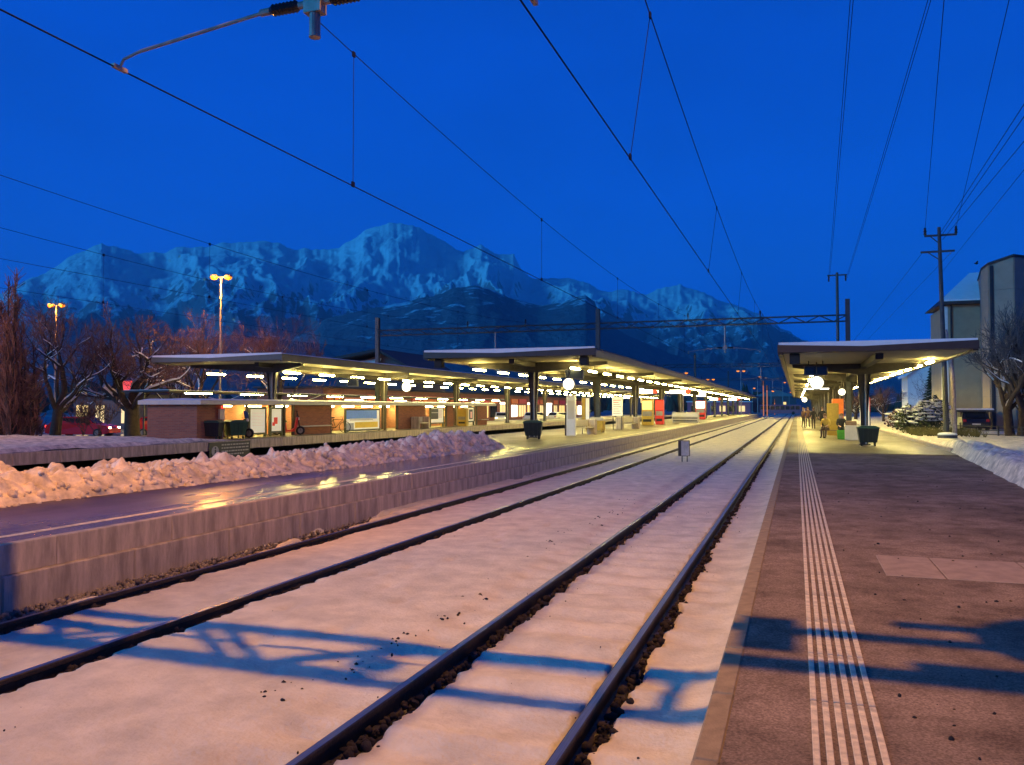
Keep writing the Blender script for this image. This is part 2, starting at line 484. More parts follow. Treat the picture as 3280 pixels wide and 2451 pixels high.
def mountain_mat(name, snow_z, soft, rock, forest, forest_z, patch):
    m = bpy.data.materials.new(name)
    m.use_nodes = True
    n, l = m.node_tree.nodes, m.node_tree.links
    b = n['Principled BSDF']; b.inputs['Roughness'].default_value = 0.9; b.inputs['Specular IOR Level'].default_value = 0.1
    g = n.new('ShaderNodeNewGeometry'); sp = n.new('ShaderNodeSeparateXYZ'); sn = n.new('ShaderNodeSeparateXYZ')
    l.new(g.outputs['Position'], sp.inputs[0]); l.new(g.outputs['Normal'], sn.inputs[0])
    mp = n.new('ShaderNodeMapping'); mp.inputs['Scale'].default_value = (0.001, 0.001, 0.00045)
    l.new(g.outputs['Position'], mp.inputs['Vector'])
    nz = n.new('ShaderNodeTexNoise'); nz.inputs['Scale'].default_value = 2.2; nz.inputs['Detail'].default_value = 9; nz.inputs['Roughness'].default_value = 0.62
    nf = n.new('ShaderNodeTexNoise'); nf.inputs['Scale'].default_value = 18.0; nf.inputs['Detail'].default_value = 6; nf.inputs['Roughness'].default_value = 0.7
    for q in (nz, nf): l.new(mp.outputs['Vector'], q.inputs['Vector'])
    def math_(op, a, c, v=None):
        k = n.new('ShaderNodeMath'); k.operation = op
        for i, s in enumerate((a, c)):
            if isinstance(s, (int, float)): k.inputs[i].default_value = s
            else: l.new(s, k.inputs[i])
        return k.outputs[0]
    # score: height above the snow line, gentle slopes and broken noise make snow
    h = math_('DIVIDE', math_('SUBTRACT', sp.outputs['Z'], snow_z), soft)
    s = math_('MULTIPLY', math_('SUBTRACT', sn.outputs['Z'], 0.66), 1.8)
    v = math_('MULTIPLY', math_('SUBTRACT', nz.outputs['Fac'], 0.5), patch)
    v2 = math_('MULTIPLY', math_('SUBTRACT', nf.outputs['Fac'], 0.5), patch * 0.8)
    tot = math_('ADD', math_('ADD', h, s), math_('ADD', v, v2))
    rp = n.new('ShaderNodeValToRGB')
    rp.color_ramp.elements[0].position, rp.color_ramp.elements[1].position = 0.38, 0.68
    rp.color_ramp.elements[0].color = (0, 0, 0, 1); rp.color_ramp.elements[1].color = (1, 1, 1, 1)
    l.new(tot, rp.inputs['Fac'])
    fr = n.new('ShaderNodeMapRange')
    fr.inputs['From Min'].default_value, fr.inputs['From Max'].default_value = forest_z, forest_z + 350
    l.new(math_('ADD', sp.outputs['Z'], math_('MULTIPLY', math_('SUBTRACT', nf.outputs['Fac'], 0.5), 500.0)), fr.inputs['Value'])
    m1 = n.new('ShaderNodeMixRGB'); m1.inputs['Color1'].default_value = (*forest, 1); m1.inputs['Color2'].default_value = (*rock, 1)
    l.new(fr.outputs['Result'], m1.inputs['Fac'])
    m2 = n.new('ShaderNodeMixRGB'); m2.inputs['Color2'].default_value = (0.82, 0.83, 0.84, 1)
    l.new(rp.outputs['Color'], m2.inputs['Fac']); l.new(m1.outputs['Color'], m2.inputs['Color1'])
    l.new(m2.outputs['Color'], b.inputs['Base Color'])
    bp = n.new('ShaderNodeBump'); bp.inputs['Strength'].default_value = 1.0; bp.inputs['Distance'].default_value = 30.0
    l.new(nf.outputs['Fac'], bp.inputs['Height']); l.new(bp.outputs['Normal'], b.inputs['Normal'])
    return m
M['alp'] = mountain_mat('alp_rock_and_snow', 480.0, 420.0, (0.21, 0.19, 0.22), (0.17, 0.15, 0.18), 250.0, 3.2)
M['hill'] = mountain_mat('forest_hill', 400.0, 360.0, (0.22, 0.20, 0.23), (0.19, 0.17, 0.20), 400.0, 3.8)
# ------------------------------------------------------------------ terrain
YAW = rad(18.983)
def px_dir(x, y):
    """direction of a sight line (used to survey the skyline): bearing from +Y and slope"""
    a = math.atan((x * 1.48282 - 1640) / 2647)
    return a - YAW, (1306 - y * 1.48282) / 2647 * math.cos(a)

def range_mesh(name, pts, r0, R0, r1, m, amp, seed, na, nr, power, jag):
    b = np.array([px_dir(*p) for p in pts])
    A = np.linspace(b[0, 0], b[-1, 0], na)
    slope = np.interp(A, b[:, 0], b[:, 1])
    H = slope * R0 + 2
    H = H + jag * (fbm(A * 55 + seed, A * 0 + seed, 5)) * sstep(0, 300, H)
    T = np.concatenate([np.linspace(0, 1, int(nr * 0.8)), np.linspace(1, (r1 - r0) / (R0 - r0), int(nr * 0.2) + 1)[1:]])
    aa, tt = np.meshgrid(A, T)
    hh = np.broadcast_to(H, aa.shape)
    rr = r0 + tt * (R0 - r0)
    s = np.where(tt <= 1, tt ** power, np.maximum(0, 1 - (tt - 1) * 1.1))
    u, v = aa * R0 / 1000.0, rr / 1000.0
    wob = fbm(u * 1.1 + seed, v * 0.9, 3) * 1.3
    ridg = (0.5 - np.abs(fbm((u + wob * 0.5) * 1.25 + seed, v * 0.42 + seed, 4)) * 2.2)
    ridg2 = (0.5 - np.abs(fbm((u + wob * 0.3) * 4.0 + seed, v * 1.2 + 3, 4)) * 2.2)
    env = np.clip(tt * (1 - tt) * 4, 0, 1) ** 1.15
    z = hh * s + env * (amp * ridg + amp * 0.36 * ridg2) * np.clip(hh / 700, 0.15, 1.2)
    z = z + amp * 0.16 * fbm(u * 13, v * 7, 5) * env ** 0.5
    z = np.where(tt < 0.02, -5, np.maximum(z, -5))
    co = np.stack([rr * np.sin(aa), rr * np.cos(aa), z], -1).reshape(-1, 3)
    i = np.arange(aa.size).reshape(aa.shape)
    q = np.stack([i[:-1, :-1], i[:-1, 1:], i[1:, 1:], i[1:, :-1]], -1).reshape(-1, 4)
    return link(name, np_mesh(name, co, q, m), kind='structure')

alp_line = [(-420, 700), (-200, 690), (-60, 655), (0, 635), (60, 602), (110, 580), (160, 548), (215, 523), (250, 535), (300, 545), (350, 548), (380, 535), (440, 530),
            (500, 525), (560, 524), (600, 525), (640, 535), (690, 542), (730, 535), (760, 510), (800, 490), (830, 478), (860, 475), (890, 488), (930, 505), (970, 528),
            (1000, 545), (1040, 528), (1070, 545), (1110, 545), (1125, 578), (1150, 602), (1190, 600), (1230, 598), (1260, 605), (1300, 625), (1350, 628), (1400, 632),
            (1440, 620), (1470, 612), (1510, 628), (1560, 650), (1610, 665), (1660, 690), (1720, 722), (1800, 765), (1900, 805), (2000, 832), (2250, 856), (2700, 868)]
range_mesh('mountains', alp_line, 2900.0, 7400.0, 9200.0, M['alp'], 330.0, 3.7, 1200, 380, 1.5, 75.0)
hill_line = [(380, 800), (480, 772), (560, 760), (650, 722), (700, 692), (770, 672), (850, 655), (930, 640), (980, 622), (1030, 614), (1070, 625), (1100, 645), (1160, 658),
             (1200, 655), (1230, 645), (1265, 636), (1285, 650), (1300, 690), (1350, 722), (1450, 765), (1600, 805), (1800, 850)]
range_mesh('hills', hill_line, 1500.0, 2700.0, 3600.0, M['hill'], 130.0, 9.2, 420, 120, 1.1, 16.0)
foot_line = [(-500, 800), (-200, 790), (100, 775), (300, 760), (420, 735), (520, 722), (600, 735), (700, 742), (800, 752), (950, 775), (1150, 800), (1500, 830), (1750, 838), (1900, 850), (2300, 862)]
range_mesh('foothills', foot_line, 900.0, 1500.0, 1900.0, M['hill'], 22.0, 5.1, 420, 60, 1.1, 12.0)

g = MB()
n = 64
g.add([(0, 0, -0.32)] + [(9500 * math.cos(2 * PI * i / n), 9500 * math.sin(2 * PI * i / n), -0.32) for i in range(n)],
      [(0, 1 + i, 1 + (i + 1) % n) for i in range(n)])
M['field'] = mat('field_snow', (0.30, 0.30, 0.29), 0.9, var=0.6, scale=0.02)
g.build('ground', M['field'], kind='structure')

# ------------------------------------------------------------------ track bed, snow, rails
g = MB(); g.box(-8.30, -0.52, -8, 290, -0.5, -0.175)
g.build('track_bed', M['ballast'], kind='structure')
g = MB(); g.box(-24.58, -16.25, -8, 290, -0.5, -0.20)
g.build('track_bed', M['ballast'], kind='structure')

RAILS = (-2.83, -1.385, -7.33, -5.83)
ys = [2.0]
while ys[-1] < 285: ys.append(ys[-1] + max(0.03, 0.0068 * ys[-1]))
XS = np.arange(-8.22, -0.535, 0.028)
def snow_z(x, y):
    z = -0.050 + 0.030 * fbm(x * 0.9, y * 0.55, 3) + 0.030 * fbm(x * 4, y * 3.2, 5)
    sl = np.abs(((y / 0.6) % 1.0) - 0.5) * 2
    for c in (-2.085,):
        z = z - 0.052 * sstep(1.45, 1.1, np.abs(x - c)) * (0.2 + 0.8 * sl * (0.6 + 0.8 * vnoise(x * 1.1, y * 1.7))) - 0.040 * sstep(0.2, 0.9, 1.2 - np.abs(x - c)) * fbm(x * 1.3, y * 8, 4)
    # footprints between the two tracks
    for k in range(60):
        fy = 6.5 + k * 0.62
        fx = -4.55 + 0.18 * (1 if k % 2 else -1) + 0.25 * math.sin(k * 0.7)
        if k % 3 == 2: fx -= 0.7
        near = np.exp(-(((x - fx) / 0.085) ** 2 + ((y - fy) / 0.15) ** 2))
        z = z - 0.032 * near
    for i, xr in enumerate(RAILS):
        d = x - xr
        jag = fbm(y * 3.1 + 31 * i, x * 0 + i, 3)
        jag2 = fbm(y * 11.0 + 13 * i, x * 2 + i, 3)
        gr = 0.150 + 0.11 * jag + 0.12 * jag2
        gl = 0.062 + 0.03 * jag2
        w = np.where(d > 0, gr, gl)
        k = sstep(w + 0.035, w - 0.004, np.abs(d))
        z = z - k * (0.145 + z + 0.05) * 1.0
    # gravel strip along the platform wall: snow only in patches nearby
    cover = fbm(x * 2.0, y * 0.55 + 5, 3) * 1.4 + sstep(8, 20, y) * 0.55 - 0.22
    strip = sstep(-7.42, -7.50, x) * sstep(0.08, -0.08, cover)
    z = z - strip * 0.16
    e = sstep(-0.75, -0.55, x)
    return z + 0.03 * e
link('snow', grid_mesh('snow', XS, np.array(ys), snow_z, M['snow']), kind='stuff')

# loose stones and clods
def stones(name, n, xf, yf, zf, smin, smax, m, seed):
    r = np.random.default_rng(seed)
    bm = bmesh.new(); bmesh.ops.create_icosphere(bm, subdivisions=1, radius=1.0)
    base = np.array([v.co[:] for v in bm.verts]); tri = np.array([[v.index for v in f.verts] for f in bm.faces]); bm.free()
    co, q = [], []
    for i in range(n):
        y = yf(r); x = xf(r, y); s = r.uniform(smin, smax)
        v = base * (s * r.uniform(0.6, 1.2, 3)) * (1 + r.uniform(-0.22, 0.22, (len(base), 1)))
        co.append(v + [x, y, zf(r, x, y)]); q.append(tri + i * len(base))
    return link(name, np_mesh(name, np.concatenate(co), np.concatenate(q), m, False), kind='stuff')
near_y = lambda a, b: (lambda r: a * (b / a) ** r.random())
stones('gravel', 3200, lambda r, y: r.uniform(-8.22, -7.43), near_y(4.5, 40), lambda r, x, y: r.uniform(-0.175, -0.13), 0.018, 0.042, M['stone'], 1)
stones('clods', 4600, lambda r, y: RAILS[r.integers(0, 4)] + abs(r.normal(0, 1)) * 0.055 + 0.085, near_y(3.0, 45), lambda r, x, y: r.uniform(-0.15, -0.075), 0.012, 0.042, M['clod'], 2)
CL = [(rng.normal(-3.62, 0.10), 5.2 + 0.95 * k + rng.uniform(-0.3, 0.3)) for k in range(17)]
_c = [0]
def cl_y(r):
    _c[0] = r.integers(0, len(CL)); return CL[_c[0]][1] + r.normal(0, 0.13)
stones('debris', 170, lambda r, y: CL[_c[0]][0] + r.normal(0, 0.10), cl_y, lambda r, x, y: -0.060, 0.006, 0.026, M['clod'], 3)
stones('grit', 110, lambda r, y: r.uniform(-5.6, -0.9), near_y(3.5, 20), lambda r, x, y: -0.055, 0.003, 0.011, M['clod'], 4)
stones('leaf_litter', 260, lambda r, y: r.uniform(0.5, 5.2), near_y(3.2, 24), lambda r, x, y: 0.366, 0.004, 0.020, M['clod'], 5)

def rail_profile(h=0.172):
    return [(-0.07, -h), (0.07, -h), (0.07, -h + 0.012), (0.012, -h + 0.035), (0.011, -0.05), (0.036, -0.038), (0.036, -0.006), (0.030, -0.0002),
            (-0.030, -0.0002), (-0.036, -0.006), (-0.036, -0.038), (-0.011, -0.05), (-0.012, -h + 0.035), (-0.07, -h + 0.012)]
sl = MB(); sl.bbox(-1.28, 1.28, -0.12, 0.12, -0.30, -0.150, 0.015)
sleeper_me = sl.mesh('sleeper', M['concrete_dark'])
def track(c, rails, label, n_sleep, y0):
    t = thing('railway_track', (c, 0, 0), label, 'railway track')
    for xr in rails:
        p = MB(); p.prism([(x + xr - c, z) for x, z in rail_profile()], -8, 285)
        p.add([(xr - c - 0.026, -8, 0.0012), (xr - c + 0.026, -8, 0.0012), (xr - c + 0.026, 285, 0.0012), (xr - c - 0.026, 285, 0.0012)], [(0, 1, 2, 3)], 1)
        p.build('rail', [M['rail_steel'], M['rail_top']], t)
    for k in range(n_sleep):
        link('sleeper', sleeper_me, t, (0, y0 + 0.6 * k, -0.003))
    f = MB()
    for xr in rails:
        for k in range(n_sleep):
            for s in (-1, 1):
                x = xr - c + s * 0.095
                f.box(x - 0.035, x + 0.035, y0 + 0.6 * k - 0.05, y0 + 0.6 * k + 0.05, -0.152, -0.095)
    f.build('rail_clips', M['dark_metal'], t, kind='stuff')
    return t
track(-2.085, RAILS[:2], 'railway track in shallow snow directly beside the platform with the ribbed strip', 70, 2.1)
track(-6.58, RAILS[2:], 'railway track running along the concrete platform wall with a strip of gravel beside it', 60, 2.4)

# ------------------------------------------------------------------ platforms
NP, MPZ = 0.365, 0.585
g = MB(); g.box(-0.37, 5.65, -8, 33.9, -0.4, NP); g.box(5.65, 9.0, -8, 20, -0.4, NP - 0.004)
plat = g.build('platform', M['asphalt'], kind='structure')
g = MB(); g.box(-0.37, 5.65, 33.9, 205, -0.4, NP)
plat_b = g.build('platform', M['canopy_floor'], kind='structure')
cs = MB(); cs.bbox(0, 0.135, 0.004, 0.996, 0, 0.16, 0.012)
cs_me = cs.mesh('coping_stone', M['coping'])
for k in range(115):
    link('coping_stone', cs_me, plat, (-0.505, -5.8 + k, NP - 0.157 + rng.uniform(-0.002, 0.002)))
g = MB(); g.box(-0.47, -0.372, -8, 205, -0.4, NP - 0.16); g.build('wall_face', M['concrete_dark'], plat)
# ribbed guide strip: six pale lines in one-metre pieces near the camera
tl = MB(); tl.bbox(-0.0175, 0.0175, 0.012, 0.982, 0, 0.007, 0.003)
tl_me = tl.mesh('guide_line', M['tactile'])
tl = MB(); tl.box(-0.0165, 0.0165, 0, 150, 0, 0.006)
tl_long = tl.mesh('guide_line', M['tactile'])
for i in range(6):
    x = 0.078 + i * 0.0640
    for k in range(40):
        link('guide_line', tl_me, plat, (x, -1.0 + 0.9933 * k + 0.28, NP + 0.001))
    link('guide_line', tl_long, plat, (x, 39.02, NP + 0.001))
# pale cover slabs let into the asphalt
for x0, x1 in ((0.86, 1.42), (1.43, 2.30), (2.31, 3.2)):
    g = MB(); g.bbox(x0, x1 - 0.008, 9.36, 10.60, NP - 0.05, NP + 0.006, 0.006)
    g.build('cover_slab', M['slab'], plat)
# low kerb with snow at the back edge under the canopy
kb = MB(); kb.bbox(0, 0.16, 0.005, 1.995, 0, 0.17, 0.015)
kb_me = kb.mesh('kerb_stone', M['concrete'])
for k in range(60):
    link('kerb_stone', kb_me, plat_b, (5.652, 36.0 + 2 * k, NP - 0.02))

g = MB(); g.box(-16.2, -8.38, 31.5, 205, -0.4, MPZ - 0.002)
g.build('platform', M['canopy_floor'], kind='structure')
g = MB(); g.box(-16.2, -8.38, -8, 31.498, -0.4, MPZ - 0.002)
mid = g.build('platform', M['wet_asphalt'], kind='structure')
pan = MB(); pan.bbox(-0.13, 0.0, 0.004, 1.896, -0.332, 0.0, 0.007)
pan_me = pan.mesh('wall_panel', M['concrete'])
ft = MB(); ft.bbox(-0.20, 0.065, 0.004, 1.896, -0.80, -0.334, 0.015)
ft_me = ft.mesh('footing_block', M['concrete'])
def wall_pieces(parent, x, z, y0, n, off, flip=1):
    for k in range(n):
        y = y0 + 1.9 * k
        link('wall_panel', pan_me, parent, (x + rng.uniform(-0.004, 0.004), y, z + rng.uniform(-0.003, 0.003)))
        link('footing_block', ft_me, parent, (x, y + off, z - 0.001))
wall_pieces(mid, -8.25, MPZ, 1.81 - 3.8, 106, 1.15)
g = MB(); g.box(-8.86, -8.74, -8, 205, MPZ - 0.01, MPZ + 0.002); g.build('safety_line', M['tactile'], mid)

g = MB(); g.box(-33.6, -24.75, 20, 190, -0.4, MPZ - 0.002); g.box(-33.6, -24.75, -8, 20, -0.4, MPZ - 0.03)
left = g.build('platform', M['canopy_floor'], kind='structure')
pl = MB(); pl.bbox(-0.14, 0.0, 0.006, 1.894, -0.42, 0.0, 0.012)
pl_me = pl.mesh('wall_panel', M['concrete'])
for k in range(92):
    link('wall_panel', pl_me, left, (-24.6 + rng.uniform(-0.006, 0.006), 13.0 + 1.9 * k, MPZ))
g = MB(); g.box(-24.95, -24.75, -8, 190, -0.4, MPZ - 0.43); g.build('wall_footing', M['concrete_dark'], left)
# street level behind the station and far end
g = MB(); g.box(-160, -33.7, -30, 280, -0.4, 0.03)
g.build('street', M['wet_asphalt'], kind='structure')

# ------------------------------------------------------------------ snow banks
def bank(name, X, Y, f, label, cat='snow bank'):
    return link(name, grid_mesh(name, X, Y, f, M['bank_snow']), label=label, cat=cat)
def mid_bank(x, y):
    xf = np.interp(y, [3, 9.4, 16.9, 27, 30], [-11.9, -11.5, -10.85, -10.35, -10.3]) + 0.16 * fbm(y * 1.6, x * 0, 3)
    d = xf - x
    lum = np.abs(fbm(x * 1.9, y * 1.7, 4)) * 2
    lum2 = np.abs(fbm(x * 4.2 + 9, y * 3.6, 3)) * 2 + 0.35 * vnoise(x * 9, y * 8)
    h = sstep(0.0, 0.75, d) * sstep(2.6, 1.3, d) * np.interp(y, [3, 10, 16, 22, 25, 28, 29.4, 30], [0.40, 0.36, 0.29, 0.32, 0.56, 0.52, 0.36, 0])
    z = h * (0.68 + 0.75 * lum) + 0.26 * (lum2 - 0.35) * sstep(0, 0.25, h)
    z = z + 0.10 * sstep(0, 0.12, d) * sstep(2.6, 2.2, d) * sstep(30, 29.3, y)
    return MPZ - 0.03 + np.maximum(z, 0) * sstep(30, 29.2, y)
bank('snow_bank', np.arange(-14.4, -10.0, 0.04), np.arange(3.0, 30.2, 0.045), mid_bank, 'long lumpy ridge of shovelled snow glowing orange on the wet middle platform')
_r = np.random.default_rng(21)
def chunk_y(r): return 3.2 + 26 * r.random()
stones('snow_chunks', 480, lambda r, y: np.interp(y, [3, 9.4, 16.9, 27, 30], [-11.9, -11.5, -10.85, -10.35, -10.3]) + 0.12 - abs(r.normal(0, 0.45)), chunk_y, lambda r, x, y: float(mid_bank(np.array([[x]]), np.array([[y]]))[0, 0]) + 0.02, 0.025, 0.10, M['bank_snow'], 8)
def left_bank(x, y):
    d = -24.66 - x + 0.1 * fbm(y * 1.2, x * 0, 3)
    h = sstep(0, 0.4, d) * (0.16 + 0.22 * fbm(x * 0.8, y * 0.7, 4)) * sstep(33.5, 30, y)
    return MPZ - 0.06 + np.maximum(h, 0) * 1.2
bank('snow_bank', np.arange(-62, -24.6, 0.22), np.concatenate([np.arange(2, 20, 0.3), np.arange(20, 36.0, 0.16)]), left_bank, 'flat lilac snow lying along the top of the far wall under the bare trees')
def right_snow(x, y):
    xf = np.interp(y, [2, 12, 20, 28, 36.4, 37.5, 200], [3.9, 4.3, 4.5, 5.1, 5.66, 5.84, 5.84]) + 0.10 * fbm(y * 1.3, x * 0, 4)
    d = x - xf
    lum = np.abs(fbm(x * 2.2, y * 1.9, 4))
    ridge = sstep(0, 0.35, d) * sstep(2.2, 0.7, d) * sstep(45, 36, y)
    z = ridge * (0.20 + 0.45 * lum) + sstep(0, 0.3, d) * (0.17 + 0.12 * fbm(x * 0.5, y * 0.4, 4))
    return NP - 0.03 + np.maximum(z, 0)
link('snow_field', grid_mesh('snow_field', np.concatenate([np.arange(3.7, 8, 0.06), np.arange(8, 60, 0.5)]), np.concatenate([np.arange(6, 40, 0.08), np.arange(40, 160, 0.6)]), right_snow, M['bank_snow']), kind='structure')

# ------------------------------------------------------------------ catenary portals
def lattice_box(mb, x0, x1, ya, yb, za, zb, pitch, r, zig_to):
    """bracing between four chords; ladder rungs nearer than zig_to, zigzag beyond it"""
    x = x0; k = 0
    while x < x1 - 0.01:
        xn = min(x + pitch, x1)
        a, b = (ya, yb) if k % 2 else (yb, ya)
        if xn <= zig_to:
            mb.tube([(x, a, za), (xn, b, za)], r, 5); mb.tube([(x, a, zb), (xn, b, zb)], r, 5)
        elif k % 3 == 0:
            mb.tube([(x, ya, za), (x, yb, za)], r * 1.2, 5)
        c, d = (za, zb) if k % 2 else (zb, za)
        mb.tube([(x, ya, c), (xn, ya, d)], r, 5); mb.tube([(x, yb, c), (xn, yb, d)], r, 5)
        x = xn; k += 1
TRK = (-2.1, -6.57, -17.6, -21.9)
def portal(y, label, xr=3.0, detail=True, mast_top=9.2):
    t = thing('catenary_portal', (0, y, 0), label, 'catenary portal', 'gantries carrying the overhead wires')
    for x, z0 in ((xr, NP), (-12.5, MPZ), (-29.0, MPZ)):
        m = MB()
        m.box(x - 0.13, x + 0.13, -0.13, -0.105, z0, mast_top); m.box(x - 0.13, x + 0.13, 0.105, 0.13, z0, mast_top)
        m.box(x - 0.012, x + 0.012, -0.105, 0.105, z0, mast_top)
        m.box(x - 0.25, x + 0.25, -0.25, 0.25, z0, z0 + 0.04)
        m.build('mast', M['mast_steel'], t)
    ya, yb, za, zb = -0.12, 0.22, 7.36, 7.74
    xe = -0.35
    for yy in (ya, yb):
        for zz in (za, zb):
            m = MB(); m.tube([(-29, yy, zz), (xe if detail else xr, yy, zz)], 0.045 if detail else 0.034, 6); m.build('chord', M['mast_steel'], t)
    lat = MB(); lattice_box(lat, -29, xe if detail else xr, ya, yb, za, zb, 0.42 if detail else 0.8, 0.028 if detail else 0.018, -2.05 if detail else 99)
    lat.build('bracing', M['mast_steel'], t)
    if detail:   # lighter bracket arm from the girder to the platform mast, with a cabinet plate and a balance wheel
        for yy in (-0.03, 0.40):
            m = MB(); m.tube([(xe - 0.3, yy, 7.5), (xr + 0.6, yy, 7.5)], 0.042, 6); m.build('bracket_arm', M['mast_steel'], t)
        m = MB(); m.box(-1.09, -0.93, -0.01, 0.36, 7.44, 7.49); m.build('cabinet', M['dark_metal'], t)
        m = MB(); m.lathe([(0.30, -0.03), (0.32, 0.0), (0.30, 0.03)], (-0.15, 0.30, 7.55), 'z', 18); m.tube([(-0.15, 0.30, 7.4), (-0.15, 0.30, 7.7)], 0.06, 8)
        m.tube([(-0.15, 0.30, 7.5), (0.25, 0.05, 7.5)], 0.09, 6)
        m.build('balance_wheel', M['mast_steel'], t)
    for x in TRK:
        m = MB(); m.tube([(x, 0.05, zb), (x, 0.05, zb + 0.45)], 0.03, 6)
        m.lathe([(0.03, zb + 0.2), (0.07, zb + 0.24), (0.03, zb + 0.28), (0.07, zb + 0.32), (0.03, zb + 0.36), (0.07, zb + 0.40), (0.03, zb + 0.45)], (x, 0.05, 0), 'z', 10)
        m.build('insulator', M['porcelain'], t)
    for x in (-4.25, -19.8):
        m = MB(); m.tube([(x, 0, 5.60), (x, 0, za)], 0.052, 12); m.tube([(x, 0, 5.575), (x, 0, 5.60)], 0.055, 12)
        m.box(x - 0.09, x + 0.09, -0.06, 0.06, 5.80, 5.98)
        post = m.build('drop_post', M['galv'], t)
        for s, xw in ((-1, TRK[1] if x > -10 else TRK[3]), (1, TRK[0] if x > -10 else TRK[2])):
            a = Vector((x + s * 0.17, 0, 5.90)); b = Vector((x + s * 0.50, 0, 5.905 - 0.02 * 0))
            m = MB()
            prof = [(0.035, 0.0)] + [(0.058 if i % 2 else 0.045, 0.02 + 0.02 * i) for i in range(15)] + [(0.03, 0.33)]
            m.lathe([(r, (x + s * (0.17 + h))) for r, h in prof], (0, 0, 5.905), 'x', 12)
            m.build('insulator', M['porcelain'], t)
            m = MB(); m.tube([(x, 0, 5.905), (x + s * 0.18, 0, 5.905)], 0.036, 8)
            e = Vector((xw - s * 0.0, 0, 5.66))
            m.tube([(x + s * 0.49, 0, 5.905), (x + s * 0.60, 0, 5.90)], 0.035, 8)
            m.tube([(x + s * 0.58, 0, 5.90), (xw - s * 0.27, 0, 5.735)], 0.017, 8)
            m.tube([(xw - s * 0.30, 0, 5.74), (xw - s * 0.20, 0, 5.72), (xw - s * 0.05, 0, 5.68), (xw, 0, 5.60)], 0.014, 8)
            m.box(xw - 0.02, xw + 0.02, -0.09, 0.09, 5.575, 5.615)
            m.build('registration_arm', M['galv'], t)
    return t
portal(6.65, 'steel gantry above the photographer with a drop post and black insulators at the top edge')
portal(54.0, 'nearest full steel gantry seen crossing above the platform roofs', detail=False, mast_top=8.7)
portal(110.0, 'second, smaller steel gantry behind the first one above the long roofs', detail=False)
portal(166.0, 'farthest small steel gantry beyond the other two', detail=False)

# wires: one thing per line, droppers as parts
PY = [-40.0, 6.65, 54.0, 110.0, 166.0, 222.0]
def sag(y, zt, zm):
    for a, b in zip(PY[:-1], PY[1:]):
        if a <= y <= b:
            u = (y - a) / (b - a)
            return zt - (zt - zm) * 4 * u * (1 - u)
    return zt
def overhead(xf, zt, zm, label, rm):
    t = thing('overhead_line', (0, 0, 0), label, 'overhead line', 'overhead contact lines above the tracks')
    Y = [-6, 0, 3] + [6.65 + i * 2.5 for i in range(86)]
    m = MB(); m.tube([(xf(y), y, 5.585) for y in Y], 0.0092 if abs(xf(0)) < 10 else 0.006, 5, False); m.build('contact_wire', M['wire'], t)
    m = MB(); m.tube([(xf(54), y, sag(y, zt, zm)) for y in Y], rm, 5, False); m.build('messenger_wire', M['wire'], t)
    for k in range(20):
        y = 1.2 + 10.2 * k
        if abs(y - 6.65) < 1.5: continue
        m = MB(); m.tube([(xf(y), y, 5.59), (xf(54), y, sag(y, zt, zm))], 0.0055, 4)
        for zz, xx in ((5.60, xf(y)), (sag(y, zt, zm) - 0.02, xf(54))):
            m.box(xx - 0.014, xx + 0.014, y - 0.035, y + 0.035, zz - 0.03, zz + 0.05)
        m.build('dropper', M['wire'], t)
overhead(lambda y: float(np.interp(y, PY, [-2.0, -2.20, -1.88, -2.1, -1.9, -2.1])), 7.85, 7.12, 'steep pair of overhead wires above the track beside the near platform', 0.0085)
overhead(lambda y: float(np.interp(y, PY, [-6.5, -6.57, -6.57, -6.5, -6.6, -6.5])), 8.0, 7.15, 'pair of overhead wires held by the orange registration arm at top left', 0.0075)
overhead(lambda y: -17.6, 7.95, 7.2, 'shallow overhead wires crossing the left sky, nearer the middle platform', 0.008)
overhead(lambda y: -21.9, 7.95, 7.1, 'lowest overhead wires at the left edge, over the track by the far platform', 0.008)

# ------------------------------------------------------------------ station lamps above and behind the photographer (sodium)
def gantry_lamp(x, y, z, z0, power, label, radius=0.05, aim=None, px=0.0, color=(1.0, 0.455, 0.045)):
    t = thing('gantry_lamp', (x, y, 0), label, 'lamp', 'sodium lamps on top of the gantry')
    m = MB(); m.tube([(px, 0, z0), (px, 0, z + 0.22)], [0.06, 0.045], 8); m.build('pole', M['mast_steel'], t)
    m = MB(); m.tube([(px, 0, z + 0.22), (px * 0.5, 0.05, z + 0.36), (0, 0.10, z + 0.24)], 0.03, 6); m.build('arm', M['mast_steel'], t)
    m = MB(); m.prism([(-0.22, 0.12), (0.22, 0.12), (0.30, 0.30), (-0.30, 0.30)], 0.05, 0.55); 
    for i, v in enumerate(m.v): m.v[i] = (v[0], v[1], v[2] + z)
    m.build('lamp_housing', M['grey_metal'], t)
    m = MB(); m.box(-0.20, 0.20, 0.08, 0.52, z + 0.095, z + 0.117); m.build('lamp_glass', M['sodium_glow'], t)
    d = bpy.data.lights.new('sodium_bulb', 'SPOT' if aim else 'POINT'); d.energy = power
    if aim: d.spot_size = rad(94); d.spot_blend = 0.45
    d.color = color; d.shadow_soft_size = radius
    o = bpy.data.objects.new('sodium_bulb', d); C.objects.link(o); o.parent = t; o.location = (0, 0.3, z)
    if aim: o.rotation_euler = (Vector(aim) - Vector((x, y + 0.3, z))).to_track_quat('-Z', 'Y').to_euler()
    return t
gantry_lamp(-1.5, 6.60, 11.9, 7.7, 4600.0, 'sodium lamp on a short pole over the track beside the near platform', 0.045, px=0.95)
gantry_lamp(-12.5, 6.60, 9.6, 9.0, 3000.0, 'shaded sodium floodlight on the gantry mast of the middle platform', 0.25, (-14.0, 16.0, 0.0), 0.0, (1.0, 0.35, 0.03))

